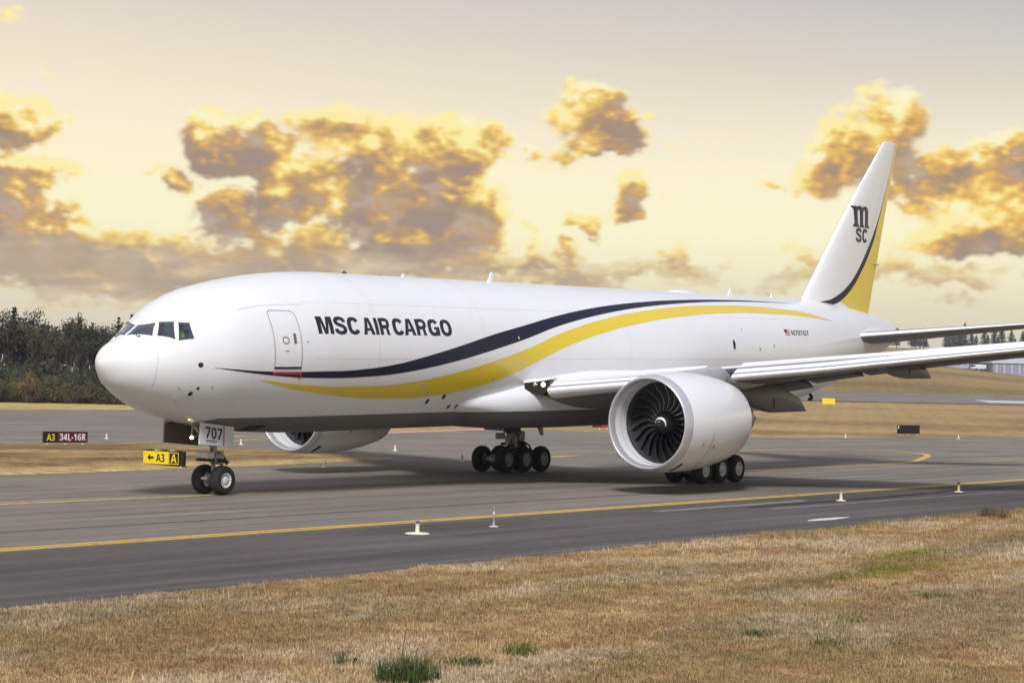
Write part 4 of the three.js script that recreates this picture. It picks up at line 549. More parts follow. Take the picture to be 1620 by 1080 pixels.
{
  const gear = part('nose_landing_gear', [rod([5.89, 0.55, 0], [5.87, 1.25, 0], 0.085), rod([5.87, 1.15, 0], [5.8, 2.9, 0], 0.14, 0.16), rod([5.89, 0.545, -0.42], [5.89, 0.545, 0.42], 0.08), rod([6.05, 0.75, 0], [6.35, 1.15, 0], 0.05), rod([6.35, 1.15, 0], [6.0, 1.5, 0], 0.05), box(0.16, 0.5, 0.5, 6.1, 1.35, 0, 0.04), rod([5.85, 1.75, 0], [4.6, 2.7, 0], 0.075), box(0.3, 0.3, 0.6, 5.87, 1.35, 0, 0.06), rod([5.9, 0.75, 0], [5.5, 0.62, 0], 0.06), box(0.22, 0.1, 0.3, 5.5, 0.6, 0, 0.03), rod([6.35, 1.2, -0.18], [6.42, 1.2, 0.25], 0.06)], gearGrey, jet);
  for (const d of [-1, 1]) wheel(0.545, 0.44, 5.89, 0.545, d * 0.46, gear, hubWhite, d);
  part('taxi_light_cover', box(0.42, 0.26, 0.62, 5.45, 1.45, 0, 0.08), hubWhite, gear);
  part('steering_actuator', [box(0.5, 0.1, 0.5, 5.45, 1.28, 0, 0.04), rod([5.75, 1.3, 0.28], [6.25, 1.22, 0.3], 0.06), rod([5.75, 1.3, -0.28], [6.25, 1.22, -0.3], 0.06), rod([6.2, 1.5, 0.1], [6.45, 1.1, 0.12], 0.05), tube([[5.7, 1.7, 0.1], [5.55, 1.6, 0.2], [5.75, 1.4, 0.2], [5.7, 1.1, 0.15]], 0.025, 6, 16)], dark, gear);
  part('taxi_light', new THREE.SphereGeometry(0.07, 14, 10).translate(4.72, 2.1, 0.03), lampGlow, gear); part('taxi_light_mount', [rod([4.78, 2.1, 0.03], [5.2, 2.25, 0], 0.03), rod([4.72, 2.2, 0.03], [4.75, 2.6, 0.03], 0.03)], gearGrey, gear);
  part('wheel_bay', box(1.5, 0.05, 1.6, 5.15, 2.66, 0, 0.02), std(0.05, 0.035, 0.025, 0.8), gear);
  const doorShape = () => new THREE.ExtrudeGeometry(new THREE.Shape([[4.25, 2.66], [5.9, 2.5], [5.88, 1.77], [4.18, 1.91]].map((p) => new THREE.Vector2(...p))), { depth: 0.04, bevelEnabled: true, bevelSize: 0.012, bevelThickness: 0.012, bevelSegments: 1 });
  const lettered = part('nose_gear_door', doorShape().translate(0, 0, 0.93), phys(0.62, 0.63, 0.65, 0.4, {}), jet);
  const slope = -0.11, put = (g, x, y) => { g = g.toNonIndexed(); const p = g.attributes.position; for (let i = 0; i < p.count; i++) p.setXYZ(i, x + p.getX(i), y + p.getY(i) + p.getX(i) * slope, 0.99); g.computeVertexNormals(); return g; };
  part('door_number', put(textShapes('707', 'sans_bold', 0.86, 0.42), 4.45, 2.12), ink, lettered); part('door_number', put(textShapes('N707GT', 'sans_bold', 0.52, 0.1), 4.52, 1.97), ink, lettered);
  part('door_stripe', put(new THREE.PlaneGeometry(0.05, 0.74).translate(0.025, 0.37, 0), 5.36, 1.83), std(0.5, 0.03, 0.04, 0.5), lettered);
  part('nose_gear_door', doorShape().translate(0.1, 0, -0.97), std(0.1, 0.078, 0.058, 0.7), jet);  // starboard door in dark brown, its shadow put into the colour
  part('door_hinge', [box(0.14, 0.1, 0.1, 4.3, 2.66, -0.9), box(0.14, 0.1, 0.1, 4.3, 2.66, 0.9), box(0.06, 0.75, 0.04, 4.24, 2.25, -0.93)], gearGrey, jet);
  for (const [x, y, z, k] of [[4.6, 2.1, 0.03, 1]]) { const l = new THREE.PointLight(new THREE.Color(1, 0.75, 0.45), 0.08); l.position.set(x, y, z); l.castShadow = true; scene.add(l); }
}
// pilot seats
for (const z of [0.55, -0.55]) P('pilot_seat', [box(0.5, 0.14, 0.5, 3.3, 4.95, z, 0.05), box(0.14, 0.75, 0.48, 3.58, 5.3, z, 0.05)], std(0.05, 0.05, 0.06, 0.8));

const TURN = Math.atan2(-ASIDE.z, ASIDE.x);                                 // a wall that runs across the valley
// ------------------------------------------------------------------ airfield signs and edge markers
const signBlack = std(0.006, 0.006, 0.007, 0.6), signRed = std(0.1, 0.008, 0.013, 0.45), signYellow = std(0.8, 0.62, 0.01, 0.45), signWhite = std(0.75, 0.75, 0.72, 0.5), alu = std(0.55, 0.55, 0.55, 0.4, 0.6);
function onPanel(text, font, w, h, x, y, z, mat, parent) { const g = textShapes(text, font, w, h); g.translate(x, y, z); return part('lettering', g, mat, parent); }
function board(o, x0, x1, y0, y1, mat, name = 'sign_panel', z = 0, d = 0.16) { return part(name, box(x1 - x0, y1 - y0, d, (x0 + x1) / 2, (y0 + y1) / 2, z, 0.015), mat, o); }
function legs(o, xs, h) { for (const x of xs) { const l = part('leg', rod([x, 0, 0], [x, h, 0], 0.035), signWhite, o); part('leg_collar', new THREE.CylinderGeometry(0.06, 0.07, 0.05, 10).translate(x, 0.03, 0), signWhite, l); } }
{ // red runway sign
  const o = thing('runway_sign', 'dark red airfield sign with white 34L-16R and yellow A3 lettering on the island', 'sign', [32.26, 0.12, -38.7], -0.333), w = 2.75, h = 0.66;
  legs(o, [-1.1, 0, 1.1], 0.12);
  const a = board(o, -w / 2, -w / 2 + 0.86, 0.1, 0.1 + h, signBlack), b = board(o, -w / 2 + 0.87, w / 2, 0.1, 0.1 + h, signRed);
  onPanel('A3', 'sans_bold', 0.5, 0.4, -w / 2 + 0.2, 0.22, 0.088, signYellow, a); onPanel('34L-16R', 'sans_bold', 1.62, 0.4, -w / 2 + 1.0, 0.24, 0.088, signWhite, b);
}
{ // yellow direction sign
  const o = thing('taxiway_sign', 'bright yellow taxiway sign with arrow and A3 beside a black A panel', 'sign', [19.18, 0.0, -16.62], -Math.PI / 2), w = 2.62, y0 = 0.1, h = 0.68;
  legs(o, [-1.2, -0.4, 0.4, 1.2], 0.13);
  const back = board(o, -w / 2, w / 2 + 0.06, y0, y0 + h, signBlack, 'sign_case', -0.05, 0.2);
  for (let i = 0; i < 5; i++) part('case_clip', box(0.16, 0.035, 0.2, -0.95 + i * 0.5, y0 + h + 0.018, -0.05, 0.01), i % 2 ? signWhite : signBlack, back);
  const a = board(o, -w / 2 + 0.03, 0.42, y0 + 0.04, y0 + h - 0.04, signYellow, 'sign_panel', 0.06, 0.04), b = board(o, 0.44, w / 2 - 0.14, y0 + 0.04, y0 + h - 0.04, signBlack, 'sign_panel', 0.06, 0.04);
  onPanel('A3', 'sans_bold', 0.58, 0.38, -0.4, y0 + 0.15, 0.088, signBlack, a);
  const ar = new THREE.ShapeGeometry(new THREE.Shape([[-1.02, 0], [-0.82, 0.16], [-0.82, 0.05], [-0.58, 0.05], [-0.58, -0.05], [-0.82, -0.05], [-0.82, -0.16]].map((p) => new THREE.Vector2(...p)))); ar.translate(0.03, y0 + 0.34, 0.088); part('arrow', ar, signBlack, a);
  onPanel('A', 'sans_bold', 0.38, 0.4, 0.6, y0 + 0.14, 0.088, signYellow, b);
  for (const [x, y, ww, hh] of [[0.79, y0 + 0.08, 0.66, 0.035], [0.79, y0 + 0.6, 0.66, 0.035], [0.48, y0 + 0.34, 0.035, 0.48], [1.1, y0 + 0.34, 0.035, 0.48]]) part('panel_border', box(ww, hh, 0.012, x, y, 0.086, 0.004), signYellow, b);
}
{ // back of a sign on the right
  const o = thing('sign_back', 'black unlit back of an airfield sign in the tan grass right of the airplane', 'sign', [129.35, 0.2, -29.94], -0.25), w = 3.2;
  legs(o, [-1.3, 0, 1.3], 0.14); for (const [a, b] of [[-1.6, -0.12], [-0.09, 1.6]]) board(o, a, b, 0.1, 0.94, signBlack); board(o, -1.66, -1.52, 0.6, 0.86, signWhite, 'end_plate', 0.1, 0.03);
}
{ const [x, z] = fromDL(352, 57), o = thing('distance_sign', 'small yellow sign in the grass just before the far runway', 'sign', [x, ground(x, z), z], TURN); legs(o, [-0.8, 0.8], 0.2); board(o, -1.15, 1.15, 0.2, 1.25, signYellow); }
{ const o = thing('runway_sign', 'dark red sign with white legs half hidden behind the big near engine', 'sign', [113.2, 0.05, -53.6], -0.6); legs(o, [-1.2, -0.4, 0.4, 1.2], 0.2); for (let i = 0; i < 4; i++) board(o, -1.9 + i * 0.96, -0.97 + i * 0.96, 0.2, 0.68, i % 2 ? std(0.3, 0.03, 0.04, 0.5) : signRed); }
// taxiway edge lights and markers
const cream = std(0.75, 0.7, 0.55, 0.6), blueLens = phys(0.02, 0.03, 0.22, 0.15, { clearcoat: 1 }), amber = std(0.6, 0.42, 0.06, 0.5);
function edgeLight(label, x, z, h, baseR, postMat, lensMat, group) {
  const o = thing('edge_light', label, 'taxiway light', [x, ground(x, z) > 0 ? ground(x, z) : 0.002, z], 0, group);
  part('base_plate', new THREE.LatheGeometry([[0, 0.035], [baseR * 0.3, 0.04], [baseR * 0.9, 0.022], [baseR, 0]].map((p) => new THREE.Vector2(...p)), 20), cream, o);
  part('post', new THREE.LatheGeometry([[0.085, 0.03], [0.06, 0.07], [0.055, h * 0.72], [0.075, h * 0.74], [0.075, h * 0.78], [0.001, h * 0.79]].map((p) => new THREE.Vector2(...p)), 14), postMat, o);
  part('lens', new THREE.LatheGeometry([[0.062, h * 0.78], [0.066, h * 0.9], [0.045, h * 0.985], [0.001, h]].map((p) => new THREE.Vector2(...p)), 14), lensMat, o);
  return o;
}
edgeLight('cream edge light with dark blue lens on a wide flat base in the foreground shoulder', -2.36, 16.39, 0.37, 0.36, cream, blueLens);
edgeLight('cream edge light with grey top beside the dark winding crack', 24.06, 16.27, 0.42, 0.2, std(0.68, 0.62, 0.5, 0.6), std(0.2, 0.18, 0.15, 0.4));
edgeLight('amber yellow edge light with dark cap farthest right on the shoulder', 35.19, 16.32, 0.42, 0.2, amber, dark);
{ const o = thing('reflector_stake', 'thin grey reflector stake with white band on a small round base', 'marker', [1.6, 0.002, 16.12]); part('base_plate', new THREE.LatheGeometry([[0, 0.03], [0.13, 0.02], [0.15, 0]].map((p) => new THREE.Vector2(...p)), 18), std(0.55, 0.55, 0.56, 0.6), o); part('stake', [rod([0, 0.02, 0], [0, 0.2, 0], 0.05, 0.022), rod([0, 0.2, 0], [0, 0.63, 0], 0.02, 0.016)], std(0.3, 0.3, 0.33, 0.5), o); part('reflector_band', rod([0, 0.36, 0], [0, 0.44, 0], 0.03), signWhite, o); }
for (const [x, z, l] of [[26.46, -12.96, 'small cream edge light between the nose wheels and the far engine'], [17.8, -12.6, 'small cream edge light just left of the nose wheels'], [47.54, -26.03, 'small cream edge light on the pavement beyond the tip of the grass island'], [44.18, -48.37, 'small cream edge light beyond the red sign'], [46.7, -45.21, 'small cream edge light with black cap left of the nose gear door'], [45.69, -37.37, 'small cream edge light behind the nose gear door'], [39.52, -14.56, 'small pinkish edge light left of the far main wheels'], [118.35, -31.09, 'small white edge light at the grass verge left of the black sign back'], [129.14, -24.71, 'small white edge light at the grass verge right of the black sign back']]) edgeLight(l, x, z, 0.34, 0.17, l.includes('pinkish') ? std(0.7, 0.5, 0.4, 0.6) : cream, l.includes('black cap') ? dark : cream, undefined);

// low buildings on the far hill
function at(d, l, dy = 0) { const [x, z] = fromDL(d, l); return [x, ground(x, z) + dy, z]; }
function shed(name, label, d, l, w, h, dep, wallMat, roofMat, o = {}) {
  const b = thing(name, label, 'building', at(d, l, -0.6), TURN + (o.turn || 0));
  const wall = part('wall', box(w, h + 0.6, dep, 0, (h + 0.6) / 2, 0, 0.03), wallMat, b);
  const r = new THREE.Shape([[-dep / 2 - 0.4, h + 0.6], [0, h + 0.6 + (o.pitch ?? 0.8)], [dep / 2 + 0.4, h + 0.6], [dep / 2 + 0.4, h + 0.45], [-dep / 2 - 0.4, h + 0.45]].map((p) => new THREE.Vector2(...p)));
  const rg = new THREE.ExtrudeGeometry(r, { depth: w + 0.8, bevelEnabled: false }); rg.rotateY(Math.PI / 2); rg.translate(-w / 2 - 0.4, 0.02, 0); part('roof', rg, roofMat, b);
  const n = o.bays || 0; for (let i = 0; i < n; i++) { const x = -w / 2 + (i + 0.5) * w / n; part(o.bay || 'window', box(w / n * (o.fill || 0.5), h * (o.tall || 0.5), 0.1, x, 0.6 + h * (o.mid || 0.5), dep / 2 + 0.03, 0.02), i % 3 === 1 && o.m2 ? o.m2 : o.m || blackGlass, wall); }
  return b;
}
const cladGrey = std(0.36, 0.37, 0.43, 0.6), cladBlue = std(0.16, 0.2, 0.28, 0.6), roofPale = std(0.5, 0.5, 0.54, 0.5), creamWall = std(0.55, 0.53, 0.45, 0.7), lav = std(0.33, 0.32, 0.38, 0.6);
shed('warehouse', 'long pale grey shed with sloping roof at the crest left of the other sheds', 655, 145.5, 11, 2.2, 14, cladGrey, roofPale, { pitch: 1.5, bays: 5, fill: 0.4, tall: 0.5, m: std(0.25, 0.26, 0.3, 0.5) });
shed('warehouse', 'small blue grey shed with a white corner post on the hill crest', 655, 154.3, 6.2, 2.5, 8, cladBlue, std(0.3, 0.33, 0.38, 0.5), { pitch: 0.5, bays: 3, fill: 0.7, tall: 0.6, m: std(0.11, 0.14, 0.2, 0.5) });
shed('house', 'low cream house with pale roof above the blue grey shed', 700, 165, 6, 2.6, 6, creamWall, std(0.6, 0.59, 0.55, 0.6), { bays: 3, fill: 0.35, tall: 0.4 });
shed('warehouse', 'large lavender grey warehouse with vertical panels at the right edge of the crest', 650, 165, 15, 3.6, 16, lav, roofPale, { pitch: 1.2, bays: 18, bay: 'wall_panel', fill: 0.62, tall: 0.92, mid: 0.47, m: std(0.26, 0.25, 0.31, 0.6), m2: std(0.42, 0.41, 0.46, 0.6) });
shed('warehouse', 'farthest pale lavender warehouse whose roof shows just under the wing', 720, 184, 20, 5.2, 16, std(0.42, 0.41, 0.47, 0.6), roofPale, { pitch: 1.2, bays: 8, fill: 0.4, tall: 0.3, mid: 0.7 });
part('corner_post', rod([-3.3, 0.4, 4.2], [-3.3, 3.3, 4.2], 0.2), signWhite, scene.getObjectByName('warehouse_001'));
function van(label, d, l, mat) { const b = thing('van', label, 'van', at(d, l), TURN + 0.3); part('body', [box(4.2, 1.5, 1.9, 0, 1.15, 0, 0.25), box(1.2, 0.8, 1.8, -2.3, 0.8, 0, 0.25)], mat, b); for (const x of [-1.9, 1.4]) for (const z of [-0.95, 0.95]) part('wheel', new THREE.CylinderGeometry(0.36, 0.36, 0.24, 14).rotateX(Math.PI / 2).translate(x, 0.36, z), rubber, b); part('windscreen', box(0.5, 0.55, 1.7, -2.2, 1.42, 0, 0.05), blackGlass, b); }
van('white van parked between the blue grey shed and the panelled warehouse', 648, 154.6, signWhite); van('white van at the left end of the sheds beside the flap fairing', 640, 137.8, signWhite);
van('dark van parked above the panelled warehouse near the cream house', 690, 170, std(0.05, 0.05, 0.06, 0.4));

// ------------------------------------------------------------------ trees, shrubs
function leafCloud() { const P = [], N = []; return { P, leaf(x, y, z, s, nx = 0, ny = 0, nz = 0) { const a = rnd() * TAU, b = Math.acos(rr(-1, 1)), c = rnd() * TAU; const u = V(Math.cos(a) * Math.sin(b), Math.cos(b), Math.sin(a) * Math.sin(b)), w = V(Math.cos(c), rr(-0.4, 0.4), Math.sin(c)).cross(u).normalize(); P.push(x + u.x * s, y + u.y * s, z + u.z * s, x - u.x * s * 0.6 + w.x * s * 0.55, y - u.y * s * 0.6 + w.y * s * 0.55, z - u.z * s * 0.6 + w.z * s * 0.55, x - u.x * s * 0.6 - w.x * s * 0.55, y - u.y * s * 0.6 - w.y * s * 0.55, z - u.z * s * 0.6 - w.z * s * 0.55); }, geo() { const g = new THREE.BufferGeometry(); g.setAttribute('position', new THREE.Float32BufferAttribute(P, 3)); g.computeVertexNormals(); return g; } }; }
const leafMat = (r, g, b) => new THREE.MeshStandardMaterial({ color: new THREE.Color().setRGB(r, g, b), roughness: 0.9, side: THREE.DoubleSide });
const bark = std(0.07, 0.055, 0.045, 0.9), paleBark = std(0.16, 0.14, 0.12, 0.9);
const LF = { fir: leafMat(0.02, 0.03, 0.016), fir2: leafMat(0.03, 0.036, 0.018), brownGreen: leafMat(0.066, 0.058, 0.026), olive: leafMat(0.085, 0.078, 0.026), green: leafMat(0.06, 0.075, 0.026), gold: leafMat(0.17, 0.115, 0.03), rust: leafMat(0.085, 0.058, 0.03), darkBush: leafMat(0.036, 0.036, 0.018), farFir: leafMat(0.02, 0.03, 0.016), oliveGold: leafMat(0.11, 0.085, 0.028) };
function conifer(h, r, n) { // crown of drooping sprays on whorls
  const L = leafCloud(), B = [rod([0, 0, 0], [0, h * 0.97, 0], h * 0.016, 0.02, 7)];
  for (let i = 0; i < n; i++) { const f = lerp(0.16, 0.99, (i + rnd() * 0.6) / n), y = f * h, R = r * (1 - f) ** 0.8 * rr(0.7, 1.15) + 0.12, k = 5 + Math.floor(rnd() * 3), a0 = rnd() * TAU; for (let j = 0; j < k; j++) { const a = a0 + j / k * TAU + rr(-0.3, 0.3), q = R * rr(0.65, 1.15); if (j % 2 === 0 && R > 0.7) B.push(rod([0, y, 0], [Math.cos(a) * q * 0.8, y - q * 0.2, Math.sin(a) * q * 0.8], 0.035, 0.012, 4)); const m = Math.ceil(q * 9) + 2; for (let t = 0; t < m; t++) { const s = (t + 0.6) / m * q; L.leaf(Math.cos(a) * s + rr(-0.16, 0.16) * q * 0.6, y - s * 0.28 + rr(-0.14, 0.1), Math.sin(a) * s + rr(-0.16, 0.16) * q * 0.6, rr(0.16, 0.3)); } } }
  return [merge(B), L.geo()];
}
function broad(h, spread, density, bare) { // forking limbs, leaves in loose clumps round the twigs
  const L = leafCloud(), B = [];
  const grow = (p, d, len, r, lev) => { const q = [p[0] + d[0] * len, p[1] + d[1] * len, p[2] + d[2] * len]; B.push(rod(p, q, r, r * 0.62, lev < 2 ? 7 : 4)); if (lev >= 3) { const c = Math.round(density * rr(0.3, 1.5)); for (let i = 0; i < c; i++) { const t = rnd() ** 0.5, s = 0.32 + 0.045 * h; L.leaf(lerp(p[0], q[0], t) + rr(-s, s) * rnd(), lerp(p[1], q[1], t) + rr(-s, s) * 0.8, lerp(p[2], q[2], t) + rr(-s, s) * rnd(), rr(0.12, 0.26)); } return; } const k = lev === 0 ? 5 : 3 + (rnd() < 0.5 ? 1 : 0); for (let i = 0; i < k; i++) { const a = rnd() * TAU, tilt2 = (lev === 0 ? rr(0.2, 0.75) : rr(0.3, 0.9)) * spread, e = [d[0] * Math.cos(tilt2) + Math.cos(a) * Math.sin(tilt2), d[1] * Math.cos(tilt2) + 0.25, d[2] * Math.cos(tilt2) + Math.sin(a) * Math.sin(tilt2)], m = Math.hypot(...e); const t = lev === 0 ? rr(0.45, 1) : rr(0.6, 1); grow([lerp(p[0], q[0], t), lerp(p[1], q[1], t), lerp(p[2], q[2], t)], e.map((v) => v / m), len * (lev === 0 ? rr(0.5, 0.75) : rr(0.55, 0.8)), r * 0.55, lev + 1); } };
  grow([0, 0, 0], [rr(-0.06, 0.06), 1, rr(-0.06, 0.06)], h * 0.4, h * 0.014, 0);
  return [merge(B), L.geo()];
}
function shrub(h, w, n) {
  const L = leafCloud(), B = [];
  const lobes = []; for (let i = 0; i < 11; i++) { const a = rnd() * TAU, s = rnd() ** 0.6 * w * 0.75; lobes.push([Math.cos(a) * s, h * rr(0.25, 0.82) * (1 - 0.35 * s / w), Math.sin(a) * s, rr(0.28, 0.5) * h * 0.62]); }
  for (const [x, y, z] of lobes) B.push(rod([x * 0.15, 0, z * 0.15], [x, y, z], 0.05, 0.015, 4));
  for (let i = 0; i < n; i++) { const [x, y, z, r] = lobes[Math.floor(rnd() * lobes.length)], a = rnd() * TAU, b = Math.acos(rr(-1, 1)), s = r * rnd() ** 0.4 * rr(0.85, 1.15); L.leaf(x + Math.cos(a) * Math.sin(b) * s, Math.max(0.05, y + Math.cos(b) * s), z + Math.sin(a) * Math.sin(b) * s, rr(0.09, 0.2)); }
  for (let i = 0; i < 26; i++) { const a = rnd() * TAU, s = rnd() * w * 0.8; B.push(rod([Math.cos(a) * s * 0.5, 0, Math.sin(a) * s * 0.5], [Math.cos(a) * s * 1.1, h * rr(0.7, 1.12), Math.sin(a) * s * 1.1], 0.018, 0.008, 3)); }
  return [merge(B), L.geo()];
}
const PROTO = { fir: [0, 1, 2].map(() => conifer(12, 2.6, 26)), thin: [0, 1].map(() => conifer(13, 1.5, 24)), broad: [0, 1, 2, 3].map((i) => broad(12, 0.75 + i * 0.12, 24, 0)), bare: [0, 1, 2].map(() => broad(12, 0.6, 6, 1)), shrub: [0, 1, 2, 3].map(() => shrub(3, 2.2, 1500)) };
function plant(kind, v, name, label, cat, d, l, h, mat, group, wide = 1) {
  const o = thing(name, label, cat, at(d, l, -0.05), rnd() * TAU, group), base = kind === 'shrub' ? 3 : kind === 'thin' ? 13 : 12, [t, c] = PROTO[kind][v % PROTO[kind].length], s = h / base;
  part(kind === 'shrub' ? 'stems' : 'trunk', t, kind === 'bare' ? paleBark : bark, o); part(kind === 'shrub' ? 'foliage' : 'crown', c, mat, o); o.scale.set(s * wide, s, s * wide); return o;
}
const across = (u, d) => (u / 3107) * d;                                   // metres across for an angle given in thousandths of the lens
// the wood on the left; the standouts first
plant('fir', 0, 'conifer_tree', 'tallest pointed dark conifer near the left end of the wood', 'tree', 300, -76.2, 14.6, LF.fir);
plant('fir', 1, 'conifer_tree', 'dark conifer at the left end of the wood below the tallest one', 'tree', 303, -74.1, 12.4, LF.fir);
plant('broad', 0, 'broadleaf_tree', 'slender tree with crooked open crown between two dark conifers in the wood', 'tree', 298, -72.3, 13.8, LF.brownGreen, undefined, 0.5);
plant('broad', 1, 'broadleaf_tree', 'dark round headed tree in the middle of the wood', 'tree', 302, -69.9, 12.6, LF.darkBush, undefined, 0.75);
plant('bare', 0, 'bare_tree', 'pale nearly bare tree at the gap in the middle of the wood', 'tree', 300, -67.2, 12, LF.brownGreen, undefined, 0.55);
plant('thin', 0, 'conifer_tree', 'narrow dark conifer touching the sky just above the nose', 'tree', 304, -59.0, 14, LF.fir);
plant('thin', 1, 'conifer_tree', 'second narrow conifer just left of the one above the nose', 'tree', 302, -60.6, 13.4, LF.fir2);
plant('broad', 2, 'broadleaf_tree', 'feathery brown tree with high twiggy top left of the nose conifers', 'tree', 300, -64.0, 14.4, LF.brownGreen, undefined, 0.6);
plant('bare', 1, 'bare_tree', 'twiggy half bare tree right of the feathery brown tree', 'tree', 301, -62.2, 13.6, LF.brownGreen, undefined, 0.6);
for (let i = 0; i < 9; i++) plant('fir', i, 'conifer_tree', 'dark green conifer filling the wood left of the nose', 'tree', rr(304, 318), -82 + i * 3.1 + rr(-1, 1), rr(9.5, 12.4), i % 2 ? LF.fir : LF.fir2, 'dark conifers of the wood left of the nose', rr(0.8, 1.1));
for (let i = 0; i < 34; i++) plant('broad', i, 'broadleaf_tree', 'brown green broadleaf tree filling the wood left of the nose', 'tree', rr(297, 314), -83 + i * 0.85 + rr(-1, 1), rr(11.5, 16.4), [LF.brownGreen, LF.darkBush, LF.olive, LF.brownGreen][i % 4], 'broadleaf trees of the wood left of the nose', rr(0.7, 1.0));
for (let i = 0; i < 6; i++) plant('bare', i, 'bare_tree', 'thin twiggy tree rising from the wood left of the nose', 'tree', rr(296, 306), -80 + i * 4.2 + rr(-1, 1), rr(11, 13.6), LF.brownGreen, 'thin twiggy trees of the wood', 0.5);
for (let i = 0; i < 18; i++) plant('shrub', i, 'bush', 'dark bush in the undergrowth below the wood', 'bush', rr(292, 300), -84 + i * 1.7 + rr(-0.6, 0.6), rr(5, 7.6), [LF.darkBush, LF.brownGreen, LF.fir2][i % 3], 'dark bushes below the wood', rr(0.8, 1.1));
for (const [l, h, lab] of [[-76.5, 6.2, 'pale green rounded bush at the left below the tallest conifer'], [-72.0, 6.3, 'pale green rounded bush right of the leftmost pale green one'], [-63.9, 5.8, 'small pale green bush nearest the nose'], [-66.4, 5.2, 'lowest pale green bush in the middle of the undergrowth']]) plant('shrub', Math.round(h * 7), 'bush', lab, 'bush', 290.5, l, h, LF.green, undefined, 0.75);
plant('shrub', 2, 'bush', 'golden yellow bush standing out in front of the brown thicket', 'bush', 285, -70.6, 4.8, LF.gold, undefined, 0.8);
plant('shrub', 1, 'bush', 'nearly black bush behind the golden yellow one', 'bush', 287, -68.6, 4.9, LF.darkBush, undefined, 0.4);
for (let i = 0; i < 26; i++) plant('shrub', i, 'bush', 'brown and olive shrub of the thicket along the pale verge', 'bush', rr(282.5, 288), -83 + i * 1.2 + rr(-0.5, 0.5), rr(2.4, 4.4), [LF.rust, LF.olive, LF.oliveGold, LF.brownGreen, LF.olive, LF.rust][i % 6], 'brown and olive shrubs along the verge', rr(0.85, 1.1));
// far conifers beyond the hill on the right
const FT = [[1419, 1250, 10], [1443, 1240, 10], [1450, 1220, 9.5], [1462, 1230, 10.4], [1447, 1200, 5.5], [1456, 1200, 5.6], [1466, 1205, 5.8], [1497, 1210, 8], [1503, 1225, 9.5], [1509, 1240, 10], [1515, 1220, 10.5], [1521, 1230, 10], [1527, 1245, 13.8], [1538, 1200, 9.2], [1545, 1205, 7.6], [1558, 1210, 11.6], [1563.5, 1200, 8], [1574, 1195, 13], [1580, 1220, 7], [1585.5, 1200, 12.5], [1601, 1215, 10.8], [1607, 1200, 6], [1619, 1200, 10]];
FT.forEach(([u, d, h], i) => plant('fir', i, 'conifer_tree', i === 17 ? 'tallest far dark conifer seen between tailplane and wing' : i === 12 ? 'far conifer whose tip rises above the tailplane' : 'far dark conifer number ' + (i + 1) + ' from the left on the skyline by the tailplane', 'tree', d, across(u - 810, d), h * 1.25, LF.farFir, 'far conifers on the skyline', rr(1.2, 1.7)));

